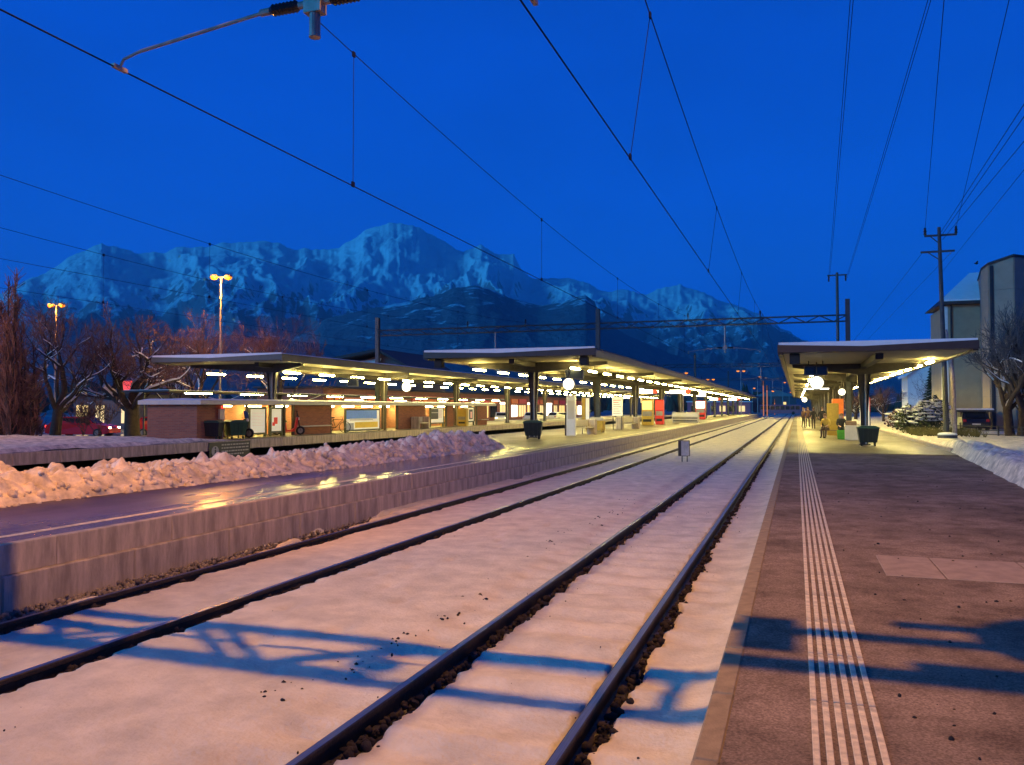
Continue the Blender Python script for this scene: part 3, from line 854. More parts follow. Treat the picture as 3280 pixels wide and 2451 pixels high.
# ------------------------------------------------------------------ air
hz = MB(); hz.box(-10500, 10500, -10500, 10500, -1.4, 1780)
m = bpy.data.materials.new('haze_air'); m.use_nodes = True
m.node_tree.nodes.remove(m.node_tree.nodes['Principled BSDF'])
pv = m.node_tree.nodes.new('ShaderNodeVolumePrincipled')
pv.inputs['Color'].default_value = (0.66, 0.86, 1.0, 1); pv.inputs['Density'].default_value = 8.5e-5; pv.inputs['Anisotropy'].default_value = 0.0
m.node_tree.links.new(pv.outputs[0], m.node_tree.nodes['Material Output'].inputs['Volume'])
hz.build('haze', m, kind='stuff')
# ------------------------------------------------------------------ canopies
def tube_fixture(L=1.5):
    h = MB(); h.prism([(-0.035, 0.0), (0.035, 0.0), (0.03, 0.05), (-0.03, 0.05)], -L / 2, L / 2)
    g_ = MB(); g_.prism([(-0.075, -0.055), (-0.045, -0.085), (0.045, -0.085), (0.075, -0.055), (0.075, -0.030), (0.045, -0.002), (-0.045, -0.002), (-0.075, -0.030)], -L / 2 + 0.02, L / 2 - 0.02)
    return h.mesh('tube_housing', M['grey_metal']), g_.mesh('light_tube', M['tube'])
TH, TG = tube_fixture()
def canopy(label, X0, X1, xc, Y0, Y1, zt, zp, rows, cols, boxes):
    t = thing('platform_canopy', (xc, Y0, zp), label, 'platform canopy', 'long platform roofs with rows of tube lights')
    def L(mb):   # world to local
        mb.v = [(v[0] - xc, v[1] - Y0, v[2] - zp) for v in mb.v]; return mb
    zb = zt - 0.31
    xm = (X0 + X1) / 2 - 0.4
    m = MB(); m.prism([(X0, zb), (X1, zb), (X1, zt), (xm, zt - 0.13), (X0, zt - 0.02)], Y0, Y1); L(m).build('roof', M['fascia'], t)
    xs = np.linspace(X0 + 0.03, X1 - 0.03, 26); ysn = np.concatenate([np.arange(Y0 + 0.02, Y0 + 20, 0.4), np.arange(Y0 + 20, Y1, 4.0)])
    def top(x, y):
        base = np.interp(x, [X0, xm, X1], [zt - 0.02, zt - 0.13, zt])
        e = sstep(0, 0.12, x - X0 - 0.02) * sstep(0, 0.12, X1 - 0.02 - x) * sstep(0, 0.1, y - Y0)
        return base - zp + 0.02 + e * (0.075 + 0.05 * fbm(x * 0.8, y * 0.5, 3))
    xx = grid_mesh('snow_layer', xs, ysn, top, M['roof_snow'])
    o = link('snow_layer', xx, t, (-xc, -Y0, 0))
    f = MB(); f.box(X0 + 0.04, X1 - 0.04, Y0 + 0.022, Y0 + 0.03, zt - 0.13, zt + 0.07)
    L(f).build('snow_edge', M['roof_snow'], t)
    sb = MB(); n = int((Y1 - Y0 - 0.6) / 0.3)
    for k in range(n):
        y = Y0 + 0.3 + 0.3 * k
        sb.box(X0 + 0.22, X1 - 0.22, y, y + 0.275, zb - 0.022, zb - 0.003)
    L(sb).build('soffit_boards', M['soffit'], t, kind='stuff')
    for x in (X0 + 0.10, X1 - 0.10):
        m = MB(); m.box(x - 0.09, x + 0.09, Y0 + 0.1, Y1, zb - 0.07, zb - 0.003); L(m).build('eaves_gutter', M['fascia'], t)
    m = MB(); m.box(xc - 0.14, xc + 0.14, Y0 + 1.2, Y1 - 1, zb - 0.26, zb - 0.025); L(m).build('ridge_girder', M['dark_metal'], t)
    bw0, bw1 = xc - X0 - 0.5, X1 - xc - 0.5
    bm_ = MB(); bm_.prism([(-bw0, -0.03), (bw1, -0.03), (bw1, -0.18), (0.35, -0.52), (-0.35, -0.52), (-bw0, -0.18)], -0.13, 0.13)
    bme = bm_.mesh('beam', M['dark_metal'])
    hcol = zb - 0.5 - zp
    cm = MB()
    for s in (-1, 1):
        cm.prism([(s * 0.13, 0), (s * 0.155, 0), (s * 0.16, hcol * 0.45), (s * 0.30, hcol), (s * 0.27, hcol), (s * 0.135, hcol * 0.45)], -0.10, 0.10)
    cm.prism([(-0.13, 0), (0.13, 0), (0.135, hcol * 0.45), (0.27, hcol), (-0.27, hcol), (-0.135, hcol * 0.45)], -0.02, 0.02)
    cm.tube([(0.06, -0.075, 0.0), (0.06, -0.075, hcol)], 0.045, 8, mi=1)
    cm.box(-0.24, 0.24, -0.2, 0.2, 0, 0.04)
    cme = cm.mesh('column', [M['dark_metal'], M['grey_metal']])
    for y in cols:
        link('column', cme, t, (0, y - Y0, 0))
        link('beam', bme, t, (0, y - Y0, zb - zp))
    for x, ys0, sp, n, zl in rows:
        for k in range(n):
            y = ys0 + sp * k
            if y > Y1 - 1: break
            h = link('tube_housing', TH, t, (x - xc, y - Y0, zl - zp))
            link('light_tube', TG, h)
            r = MB(); r.tube([(x, y - 0.5, zl + 0.05), (x, y - 0.5, zb)], 0.012, 4); r.tube([(x, y + 0.5, zl + 0.05), (x, y + 0.5, zb)], 0.012, 4)
            if k == 0: rod = L(r).mesh('hanger_rods', M['dark_metal']); 
            link('hanger_rods', rod, h, (xc - x, Y0 - ys0, zp - zl))
    for x in boxes:
        m = MB(); m.bbox(x - 0.19, x + 0.19, Y0 + 0.35, Y0 + 0.70, zb - 0.42, zb - 0.03, 0.02); L(m).build('loudspeaker_box', M['rubber'], t)
    return t
cols = lambda a, s, n: [a + s * k for k in range(n)]
canopy('short wide canopy over the near platform at right', -0.66, 6.15, 3.0, 33.0, 190.0, 4.50, NP,
       [(5.37, 38.9, 3.62, 40, 4.06), (0.88, 45.2, 3.62, 34, 4.06)], cols(42.0, 12.0, 12), (-0.04,))
canopy('central long canopy above the middle platform', -16.6, -8.30, -12.6, 35.4, 205.0, 4.72, MPZ,
       [(-10.33, 39.7, 3.64, 44, 4.07), (-15.42, 39.7, 3.64, 44, 4.07)], cols(40.0, 14.0, 12), (-16.0, -8.95))
canopy('far left canopy over the brick shelter on the outer platform', -33.1, -24.8, -27.2, 36.0, 175.0, 4.85, MPZ,
       [(-26.6, 39.6, 3.64, 36, 4.07), (-31.7, 39.6, 3.64, 36, 4.07)], cols(38.6, 13.0, 11), ())

def clock(loc, r, label, rz=0.0):
    t = thing('station_clock', loc, label, 'clock', 'lit round station clocks', rz)
    m = MB(); m.lathe([(r + 0.02, -0.09), (r + 0.035, -0.08), (r + 0.035, 0.08), (r + 0.02, 0.09)], (0, 0, 0), 'y', 28); m.build('case', M['grey_metal'], t)
    m = MB(); m.lathe([(r, -0.115), (r, -0.092)], (0, 0, 0), 'y', 28); m.lathe([(r, 0.092), (r, 0.115)], (0, 0, 0), 'y', 28)
    f = m.build('face', M['clock_face'], t)
    for a, l in ((2.2, 0.55), (0.4, 0.8)):
        h = MB(); h.tube([(0, -0.122, 0), (math.sin(a) * r * l, -0.122, math.cos(a) * r * l)], 0.008, 4); h.build('hand', M['pale_print'], f)
    m = MB(); m.tube([(0, 0, r), (0, 0, r + 0.62)], 0.025, 6); m.build('hanger', M['dark_metal'], t)
clock((0.82, 37.0, 3.14), 0.26, 'round lit clock hanging beneath the front of the right-hand canopy')
clock((-10.2, 38.0, 3.21), 0.27, 'round lit clock hanging at the front of the central canopy')
clock((-26.6, 54.0, 3.60), 0.34, 'round lit clock under the far left canopy above the brick shelter')
clock((2.55, 52.6, 3.02), 0.19, 'lit clock beside the second column of the right-hand canopy')
clock((0.85, 97.0, 2.98), 0.27, 'small lit clock far back at the left edge of the right-hand canopy')

def display(x0, x1, y, z0, z1, label, lit=False):
    t = thing('departure_board', ((x0 + x1) / 2, y, z0), label, 'departure board', 'departure boards hung under the canopies')
    w = (x1 - x0) / 2
    m = MB(); m.bbox(-w, w, -0.09, 0.09, 0, z1 - z0, 0.01); m.build('case', M['navy'], t)
    m = MB(); m.box(-w + 0.05, w - 0.05, -0.098, -0.091, 0.05, z1 - z0 - 0.05); sc = m.build('screen', M['sign_glow'] if lit else M['glass_dark'], t)
    for s in (-0.6, 0.6):
        m = MB(); m.tube([(w * s, 0, z1 - z0), (w * s, 0, 4.2 - z0)], 0.02, 6); m.build('hanger', M['dark_metal'], t)
display(0.33, 1.32, 39.0, 3.52, 3.95, 'dark departure board above the clock under the right-hand canopy')
display(-10.75, -9.85, 39.4, 3.50, 3.95, 'dark departure board behind the clock at the front of the central canopy')
display(-26.2, -25.5, 45.0, 3.42, 3.95, 'dark departure board under the far left canopy')
display(0.35, 1.75, 48.6, 3.05, 3.22, 'narrow brightly lit board below the clock on the near platform', True)

# hanging advertising light boxes, white with a red end
def light_box(x, y, z, w, h, label):
    t = thing('light_box_sign', (x, y, z), label, 'lit sign', 'lit white and red signs under the central canopy')
    m = MB(); m.bbox(-w / 2, w / 2, -0.08, 0.08, -h / 2, h / 2, 0.01); m.build('case', M['grey_metal'], t)
    m = MB(); m.box(-w / 2 + 0.02, w * 0.26, -0.088, -0.081, -h / 2 + 0.02, h / 2 - 0.02); m.build('white_panel', M['sign_glow'], t)
    m = MB(); m.box(w * 0.27, w / 2 - 0.02, -0.088, -0.081, -h / 2 + 0.02, h / 2 - 0.02); m.build('red_panel', M['sign_red_glow'], t)
    for s in (-0.35, 0.35):
        m = MB(); m.tube([(w * s, 0, h / 2), (w * s, 0, 4.35 - z)], 0.02, 5); m.build('hanger', M['dark_metal'], t)
light_box(-10.1, 59.6, 3.25, 1.3, 0.30, 'nearest lit white sign with red end under the central canopy')
light_box(-10.1, 76.8, 3.56, 1.9, 0.36, 'widest lit white sign with red end under the central canopy, second along')
light_box(-10.1, 111.4, 3.22, 1.4, 0.34, 'third lit white and red sign far along the central canopy')
light_box(-10.1, 146.0, 3.54, 1.9, 0.42, 'farthest lit white and red sign near the canopy end')
t = thing('lit_panel', (-10.1, 96.0, 3.68), 'bright square cream panel hanging far along the central canopy', 'lit sign')
m = MB(); m.bbox(-0.42, 0.42, -0.1, 0.1, -0.36, 0.36, 0.02); m.build('case', M['grey_metal'], t)
m = MB(); m.box(-0.39, 0.39, -0.11, -0.101, -0.33, 0.33); m.build('panel', M['clock_face'], t)
m = MB(); m.tube([(0, 0, 0.36), (0, 0, 0.7)], 0.02, 5); m.build('hanger', M['dark_metal'], t)

# ------------------------------------------------------------------ wheeled containers
def container(loc, label, rz, body):
    t = thing('wheeled_container', loc, label, 'waste container', 'green wheeled containers on the platforms', rz)
    m = MB(); m.add([(-0.36, -0.30, 0.17), (0.36, -0.30, 0.17), (0.36, 0.30, 0.17), (-0.36, 0.30, 0.17), (-0.45, -0.40, 0.80), (0.45, -0.40, 0.80), (0.45, 0.40, 0.80), (-0.45, 0.40, 0.80)],
                 [(0, 3, 2, 1), (4, 5, 6, 7), (0, 1, 5, 4), (1, 2, 6, 5), (2, 3, 7, 6), (3, 0, 4, 7)])
    m.build('body', body, t)
    for x in (-0.2, 0.0, 0.2):
        r = MB(); r.add([(x - 0.02, -0.335, 0.20), (x + 0.02, -0.335, 0.20), (x + 0.02, -0.415, 0.78), (x - 0.02, -0.415, 0.78), (x - 0.02, -0.30, 0.20), (x + 0.02, -0.30, 0.20), (x + 0.02, -0.38, 0.78), (x - 0.02, -0.38, 0.78)],
                          [(0, 1, 2, 3), (4, 7, 6, 5), (0, 3, 7, 4), (1, 5, 6, 2), (3, 2, 6, 7), (0, 4, 5, 1)]); r.build('rib', body, t)
    m = MB(); m.bbox(-0.48, 0.48, -0.43, 0.43, 0.80, 0.84, 0.015); m.prism([(-0.46, 0.84), (0.46, 0.84), (0.30, 0.91), (-0.30, 0.91)], -0.38, 0.38); m.build('lid', M['bin_green'], t)
    for x in (-0.28, 0.28):
        for y in (-0.24, 0.24):
            w = MB(); w.lathe([(0.07, -0.025), (0.08, -0.015), (0.08, 0.015), (0.07, 0.025)], (x, y, 0.08), 'x', 12); w.box(x - 0.035, x + 0.035, y - 0.02, y + 0.02, 0.1, 0.19)
            w.build('wheel', M['rubber'], t)
container((3.05, 40.7, NP), 'dark green wheeled container in front of the first column on the near platform', 0.0, M['bin_dark'])
container((-11.95, 37.9, MPZ), 'green wheeled container standing alone at the front of the middle platform', rad(12), M['bin_dark'])
container((-25.75, 33.6, MPZ), 'bright green wheeled container beside the brick shelter', rad(62), M['bin_green'])
container((-26.1, 32.35, MPZ), 'black wheeled container in the shadow against the brick shelter wall', rad(20), M['rubber'])

# ------------------------------------------------------------------ brick shelter on the outer platform
sh = thing('brick_shelter', (-26.2, 31.4, MPZ), 'long low brick shelter with flat snowy roof and lit edge', 'shelter')
SX, SY, SZ = -26.2, 31.4, MPZ
def sbox(x0, x1, y0, y1, z0, z1): 
    m = MB(); m.box(x0 - SX, x1 - SX, y0 - SY, y1 - SY, z0 - SZ, z1 - SZ); return m
ZR = 2.24
sbox(-29.05, -26.2, 31.4, 31.65, MPZ, ZR).build('brick_wall', M['brick_wall'], sh)
for y0, y1 in ((31.65, 33.3), (39.3, 43.0), (51.9, 56.2), (60.4, 61.6), (67.0, 69.3)):
    sbox(-26.45, -26.2, y0 + 0.003, y1, MPZ, ZR).build('brick_wall', M['brick_wall'], sh)
sbox(-29.05, -28.8, 31.653, 70, MPZ, ZR).build('brick_wall', M['brick_wall'], sh)
sbox(-29.35, -25.75, 31.1, 70.5, ZR + 0.002, 2.44).build('roof_slab', M['cream'], sh)
m = grid_mesh('roof_snow', np.linspace(-29.30, -25.78, 22), np.linspace(31.15, 70.4, 120), lambda x, y: 2.445 - SZ + 0.075 * sstep(0, 0.2, x + 29.30) * sstep(0, 0.12, -25.78 - x) * sstep(0, 0.12, y - 31.15) * (1 + 0.5 * fbm(x, y * 0.6, 3)), M['roof_snow'])
link('roof_snow', m, sh, (-SX, -SY, 0))
for k in range(15):
    y = 32.6 + 2.55 * k
    m = sbox(-28.3, -28.18, y, y + 1.3, 2.15, 2.2); m.build('light_tube', M['tube'], sh)
for y in (35.15, 38.4, 39.25, 43.1, 50.0, 51.8, 56.3, 60.3, 61.7, 66.9):
    sbox(-26.34, -26.22, y - 0.05, y + 0.05, MPZ, ZR).build('post', M['dark_metal'], sh)
sbox(-26.195, -25.9, 39.5, 42.6, 1.02, 1.08).build('bench_board', M['cream'], sh)
sbox(-26.195, -25.9, 67.2, 69.0, 1.02, 1.08).build('bench_board', M['cream'], sh)

def poster(y0, y1, z0, z1, x, label, pics):
    t = thing('poster_case', (x, (y0 + y1) / 2, MPZ), label, 'poster case', 'poster cases in front of the brick shelter')
    w = (y1 - y0) / 2; zz = MPZ
    m = MB(); m.box(-0.06, 0.06, -w - 0.09, -w, 0.06, z1 - zz + 0.1); m.box(-0.06, 0.06, w, w + 0.09, 0.06, z1 - zz + 0.1)
    m.box(-0.06, 0.06, -w, w, z1 - zz, z1 - zz + 0.1); m.box(-0.06, 0.06, -w, w, z0 - zz - 0.1, z0 - zz)
    m.box(-0.05, 0.05, -w - 0.09, -w + 0.0, 0, 0.06); m.box(-0.05, 0.05, w, w + 0.09, 0, 0.06)
    m.build('frame', M['bin_dark'], t)
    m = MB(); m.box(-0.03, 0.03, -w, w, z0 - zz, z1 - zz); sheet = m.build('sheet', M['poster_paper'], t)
    for i, (mt, a, b, c, d) in enumerate(pics):
        m = MB(); m.box(0.031 + 0.002 * i, 0.0325 + 0.002 * i, -w + 2 * w * a, -w + 2 * w * b, z0 - zz + (z1 - z0) * c, z0 - zz + (z1 - z0) * d)
        m.build('print', mt, sheet)
lines = lambda n, mt, a, b: [(mt, a, b - 0.06 * (k % 3), 0.86 - 0.062 * k, 0.88 - 0.062 * k) for k in range(n)]
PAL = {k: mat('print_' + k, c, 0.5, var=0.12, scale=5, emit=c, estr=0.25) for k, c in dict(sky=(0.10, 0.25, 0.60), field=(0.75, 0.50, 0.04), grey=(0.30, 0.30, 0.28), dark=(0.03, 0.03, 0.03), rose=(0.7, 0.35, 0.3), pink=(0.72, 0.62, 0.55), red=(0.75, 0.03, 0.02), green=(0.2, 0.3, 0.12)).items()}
poster(35.5, 36.75, 0.80, 2.02, -26.35, 'white timetable poster, leftmost of the cases in front of the shelter', lines(10, PAL['pink'], 0.12, 0.88))
poster(37.3, 38.2, 0.85, 2.02, -26.35, 'white poster with a red shape, right beside the shelter column', [(PAL['red'], 0.25, 0.62, 0.32, 0.62), (PAL['red'], 0.10, 0.36, 0.24, 0.40)])
poster(44.9, 49.2, 0.72, 1.92, -26.3, 'wide billboard with blue sky over a yellow field', [(PAL['sky'], 0.0, 0.92, 0.55, 1.0), (PAL['field'], 0.25, 0.95, 0.08, 0.38), (PAL['grey'], 0.0, 0.22, 0.0, 0.34), (M['white_paint'], 0.1, 0.8, 0.46, 0.58)])
poster(57.4, 59.7, 0.95, 2.05, -26.3, 'dark poster with a pale standing shape on its right side', [(PAL['dark'], 0.02, 0.60, 0.24, 0.96), (PAL['pink'], 0.60, 0.92, 0.3, 0.9), (PAL['grey'], 0.05, 0.58, 0.66, 0.72)])
poster(64.0, 66.2, 0.98, 2.08, -26.3, 'white poster with a dark arch shape and rose patches', [(PAL['dark'], 0.52, 0.92, 0.1, 0.88), (PAL['rose'], 0.66, 0.84, 0.2, 0.7), (PAL['rose'], 0.05, 0.4, 0.08, 0.3)])

t = thing('info_sign', (-24.585, 31.7, 0.0), 'dark blue information board with round white pictogram on the far platform wall', 'information sign')
m = MB(); m.box(-0.012, 0.03, -1.45, 1.45, -0.22, 0.54); m.build('board', M['navy'], t)
m = MB(); m.lathe([(0.24, 0.0), (0.24, 0.006)], (0.031, -1.05, 0.14), 'x', 24); d_ = m.build('disc', M['pale_print'], t)
m = MB(); m.box(0.038, 0.042, -1.10, -1.0, 0.02, 0.22); m.lathe([(0.055, 0.0), (0.055, 0.005)], (0.038, -1.05, 0.29), 'x', 12); m.build('symbol', M['navy'], d_)
for k, wd in enumerate((1.9, 1.85, 1.95, 1.5)):
    m = MB(); 
    x = -0.62
    while x < -0.62 + wd:
        w_ = random.uniform(0.10, 0.26); m.box(0.031, 0.034, x, min(x + w_, 1.4), 0.38 - 0.145 * k, 0.44 - 0.145 * k); x += w_ + 0.05
    m.build('text_line', M['pale_print'], t)

# notice box, bicycles and scooters in the shelter openings
t = thing('notice_box', (-26.1, 33.0, MPZ), 'white notice box with red mark on the brick shelter', 'notice box')
m = MB(); m.bbox(-0.06, 0.06, -0.17, 0.17, 0.95, 1.45, 0.01); m.tube([(0, 0.1, 0), (0, 0.1, 0.95)], 0.025, 6); m.build('box', M['cream'], t)
m = MB(); m.box(0.061, 0.066, -0.12, 0.12, 1.46, 1.60); m.tube([(0, 0, 1.44), (0.06, 0, 1.55)], 0.015, 5); m.build('red_mark', M['sign_red_glow'], t)

def wheel_mb(r, w, n=20, c=(0, 0, 0)):
    m = MB()
    ring = []
    for k in range(n + 1):
        a = 2 * PI * k / n
        ring.append((c[0] + r * math.cos(a), c[1], c[2] + r * math.sin(a)))
    m.tube(ring, w, 6, False)
    return m
def scooter(loc, rz, label, body):
    t = thing('motor_scooter', loc, label, 'scooter', 'scooters parked in the shelter', rz)
    for x in (-0.62, 0.62):
        m = wheel_mb(0.19, 0.06, 18, (x, 0, 0.25)); w = m.build('wheel', M['rubber'], t, True)
        m = MB(); m.lathe([(0.15, -0.03), (0.15, 0.03)], (x, 0, 0.25), 'y', 12); m.build('rim', M['grey_metal'], w)
    m = MB(); m.prism([(-0.85, 0.45), (-0.75, 0.30), (-0.40, 0.28), (-0.25, 0.20), (0.28, 0.20), (0.42, 0.45), (0.50, 0.95), (0.40, 0.97), (0.28, 0.40), (0.15, 0.30), (-0.12, 0.30), (-0.15, 0.68), (-0.80, 0.72)], -0.15, 0.15)
    m.build('body', body, t)
    m = MB(); m.bbox(-0.82, -0.12, -0.14, 0.14, 0.72, 0.82, 0.03); m.build('seat', M['rubber'], t)
    m = MB(); m.tube([(0.62, 0, 0.25), (0.48, 0, 0.98)], 0.035, 8); m.tube([(0.40, -0.32, 1.03), (0.47, 0, 1.0), (0.40, 0.32, 1.03)], 0.02, 6); m.build('handlebar', M['dark_metal'], t)
    m = MB(); m.lathe([(0.08, 0.50), (0.07, 0.56)], (0, 0, 0.90), 'x', 12); m.build('headlight', M['white_paint'], t)
    m = MB(); m.prism([(0.46, 1.0), (0.50, 1.0), (0.42, 1.35), (0.39, 1.35)], -0.18, 0.18); m.build('windscreen', M['glass_dark'], t)
    for s in (-1, 1):
        m = MB(); m.tube([(0.42, s * 0.24, 1.03), (0.42, s * 0.30, 1.20)], 0.008, 4); m.blob((0.42, s * 0.30, 1.22), (0.015, 0.05, 0.04), 1, 0); m.build('mirror', M['dark_metal'], t)
scooter((-26.15, 34.3, MPZ), rad(8), 'dark scooter facing out between the green container and the timetable poster', M['coat_black'])
scooter((-26.35, 38.95, MPZ), rad(40), 'red and black scooter parked right of the red shape poster', M['red'])
def bicycle(loc, rz, label):
    t = thing('bicycle', loc, label, 'bicycle', None, rz)
    for x in (-0.52, 0.52):
        m = wheel_mb(0.33, 0.018, 22, (x, 0, 0.34)); w = m.build('wheel', M['rubber'], t, True)
        m = MB()
        for k in range(9):
            a = PI * k / 9; m.tube([(x - 0.32 * math.cos(a), 0, 0.34 - 0.32 * math.sin(a)), (x + 0.32 * math.cos(a), 0, 0.34 + 0.32 * math.sin(a))], 0.003, 3, False)
        m.build('spokes', M['galv'], w)
    m = MB()
    for a, b in (((-0.52, 0, 0.34), (-0.05, 0, 0.30)), ((-0.05, 0, 0.30), (0.36, 0, 0.78)), ((-0.18, 0, 0.80), (0.36, 0, 0.80)), ((-0.05, 0, 0.30), (-0.2, 0, 0.86)), ((-0.52, 0, 0.34), (-0.18, 0, 0.78)), ((0.36, 0, 0.92), (0.52, 0, 0.34))):
        m.tube([a, b], 0.018, 6)
    m.build('frame', M['coat_black'], t)
    m = MB(); m.bbox(-0.34, -0.08, -0.07, 0.07, 0.88, 0.94, 0.02); m.build('saddle', M['rubber'], t)
    m = MB(); m.tube([(0.34, 0, 0.9), (0.38, 0, 1.02)], 0.014, 6); m.tube([(0.30, -0.28, 1.03), (0.40, 0, 1.03), (0.30, 0.28, 1.03)], 0.013, 6); m.build('handlebar', M['galv'], t)
bicycle((-26.2, 43.65, MPZ), rad(20), 'bicycle leaning in the shelter opening left of the sky billboard')

# concrete benches
def bench(loc, rz, label):
    t = thing('concrete_bench', loc, label, 'bench', 'pale platform benches', rz)
    for x in (-0.85, 0.85):
        m = MB(); m.bbox(x - 0.11, x + 0.11, -0.32, 0.32, 0, 0.86, 0.04); m.build('side', M['concrete'], t)
    m = MB(); m.box(-0.738, 0.738, -0.26, 0.28, 0.38, 0.44); m.build('seat', M['cream'], t)
    m = MB(); m.box(-0.738, 0.738, 0.20, 0.26, 0.48, 0.84); m.build('backrest', M['cream'], t)
bench((-25.7, 54.4, MPZ), rad(90), 'pale bench with solid ends against the brick shelter')
bench((-11.35, 44.9, MPZ), rad(60), 'pale bench beside the white stele on the middle platform')
bench((-11.2, 57.6, MPZ), rad(60), 'pale bench right of the timetable board on the middle platform')

# middle platform furniture
t = thing('information_stele', (-11.7, 43.4, MPZ), 'tall white information stele with a dark edge post on the middle platform', 'information stele')
m = MB(); m.bbox(-0.08, 0.42, -0.09, 0.09, 0.0, 2.2, 0.02); m.build('panel', M['white_paint'], t)
m = MB(); m.tube([(-0.15, 0, 0), (-0.15, 0, 1.15)], 0.045, 8); m.build('post', M['dark_metal'], t)
m = MB(); m.box(0.0, 0.34, -0.096, -0.091, 0.9, 1.9); m.build('print', M['cream'], t)
t = thing('departure_poster', (-11.35, 45.9, MPZ), 'narrow yellow and white departure poster on a stand', 'poster stand')
m = MB(); m.bbox(-0.24, 0.24, -0.05, 0.05, 0.62, 2.1, 0.01); m.tube([(-0.2, 0, 0), (-0.2, 0, 0.62)], 0.03, 6); m.tube([(0.2, 0, 0), (0.2, 0, 0.62)], 0.03, 6); m.build('frame', M['grey_metal'], t)
m = MB(); m.box(-0.21, 0.0, -0.056, -0.051, 0.7, 2.05); m.build('yellow_sheet', M['yellow'], t)
m = MB(); m.box(0.02, 0.21, -0.056, -0.051, 0.7, 2.05); m.build('white_sheet', M['poster_paper'], t)
t = thing('grit_box', (-11.75, 50.0, MPZ), 'yellow grit box by the second column of the middle platform', 'grit box')
m = MB(); m.bbox(-0.55, 0.55, -0.35, 0.35, 0.12, 0.72, 0.04); m.box(-0.5, -0.4, -0.3, 0.3, 0, 0.12); m.box(0.4, 0.5, -0.3, 0.3, 0, 0.12); m.build('bin', M['yellow'], t)
m = MB(); m.prism([(-0.38, 0.725), (0.38, 0.725), (0.38, 0.80), (-0.38, 0.92)], -0.58, 0.58, 'x'); m.build('lid', M['cream'], t)
t = thing('timetable_board', (-11.7, 56.4, MPZ), 'white timetable board with red print on two legs', 'timetable board')
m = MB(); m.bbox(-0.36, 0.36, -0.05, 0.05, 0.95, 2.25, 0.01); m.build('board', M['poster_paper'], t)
for s in (-0.3, 0.3):
    m = MB(); m.tube([(s, 0, 0), (s, 0, 0.95)], 0.03, 6); m.build('leg', M['dark_metal'], t)
for k in range(7):
    m = MB(); m.box(-0.28, 0.26 - 0.08 * (k % 3), -0.056, -0.051, 1.1 + 0.15 * k, 1.14 + 0.15 * k); m.build('print', PAL['red'] if k > 4 else PAL['grey'], t)
def machine(loc, w, d, h, mats, label, cat, name='vending_machine'):
    t = thing(name, loc, label, cat)
    m = MB(); m.bbox(-w / 2, w / 2, -d / 2, d / 2, 0.06, h, 0.02); m.box(-w / 2 + 0.05, w / 2 - 0.05, -d / 2 + 0.05, d / 2 - 0.05, 0, 0.06); m.build('body', mats[0], t)
    m = MB(); m.box(-w / 2 + 0.05, w / 2 - 0.05, -d / 2 - 0.012, -d / 2 - 0.001, h * 0.60, h - 0.1); m.build('lit_panel', mats[1], t)
    m = MB(); m.box(-w / 2 + 0.08, w / 2 - 0.08, -d / 2 - 0.012, -d / 2 - 0.001, h * 0.36, h * 0.54); m.build('keypad', M['grey_metal'], t)
    m = MB(); m.box(-w / 2 + 0.12, w / 2 - 0.12, -d / 2 - 0.012, -d / 2 - 0.001, h * 0.14, h * 0.24); m.build('tray', M['rubber'], t)
machine((-12.0, 70.5, MPZ), 0.95, 0.6, 2.2, (M['yellow'], M['warm_glow']), 'yellow ticket machine with lit upper panel behind the third column', 'ticket machine', 'ticket_machine')
machine((-11.6, 74.5, MPZ), 0.75, 0.6, 2.2, (M['red'], M['sign_red_glow']), 'tall narrow red vending machine beside the yellow ticket machine', 'vending machine')
machine((-11.6, 108.0, MPZ), 1.2, 0.7, 2.4, (M['red'], M['sign_glow']), 'red vending machine with white lit top far along the middle platform', 'vending machine')
machine((-10.5, 84.0, MPZ), 2.6, 0.8, 1.05, (M['cream'], M['white_paint']), 'low pale cabinet on the middle platform beyond the vending machine', 'cabinet', 'cabinet')
machine((-27.2, 62.6, MPZ), 0.9, 0.6, 1.35, (M['yellow'], M['warm_glow']), 'yellow newspaper box left of the arch poster', 'newspaper box', 'newspaper_box')
machine((-25.9, 62.9, MPZ), 0.8, 0.5, 1.45, (M['yellow'], M['yellow']), 'yellow slatted kiosk box by the shelter column', 'newspaper box', 'newspaper_box')

# signal marker between the tracks
t = thing('track_marker', (-4.30, 33.2, -0.06), 'small white track marker box on two legs between the tracks', 'track marker')
m = MB(); m.bbox(-0.14, 0.30, -0.10, 0.10, 0.24, 0.86, 0.01); m.build('box', M['dark_metal'], t)
m = MB(); m.box(-0.02, 0.29, -0.108, -0.101, 0.26, 0.84); m.build('front_plate', M['concrete'], t)
for s in (0.0, 0.20):
    m = MB(); m.tube([(s, 0, -0.1), (s, 0, 0.24)], 0.022, 6); m.build('leg', M['dark_metal'], t)

# near platform furniture
t = thing('yellow_stele', (2.15, 55.5, NP), 'yellow timetable stele left of the orange machine on the near platform', 'information stele')
m = MB(); m.bbox(-0.34, 0.34, -0.08, 0.08, 0, 2.0, 0.02); m.build('panel', M['yellow'], t)
m = MB(); m.box(-0.28, 0.28, -0.09, -0.082, 0.9, 1.9); m.build('sheet', M['coat_yellow'], t)
machine((2.75, 62.5, NP), 0.75, 0.6, 2.35, (M['orange'], M['orange']), 'tall orange ticket machine beyond the seated people on the near platform', 'ticket machine', 'ticket_machine')
t = thing('white_stele', (3.55, 49.4, NP), 'tall white stele with red edge right of the second column', 'information stele')
m = MB(); m.bbox(-0.24, 0.24, -0.07, 0.07, 0.05, 2.35, 0.02); m.build('panel', M['poster_paper'], t)
m = MB(); m.box(0.245, 0.29, -0.06, 0.06, 1.5, 2.3); m.build('red_edge', M['red'], t)
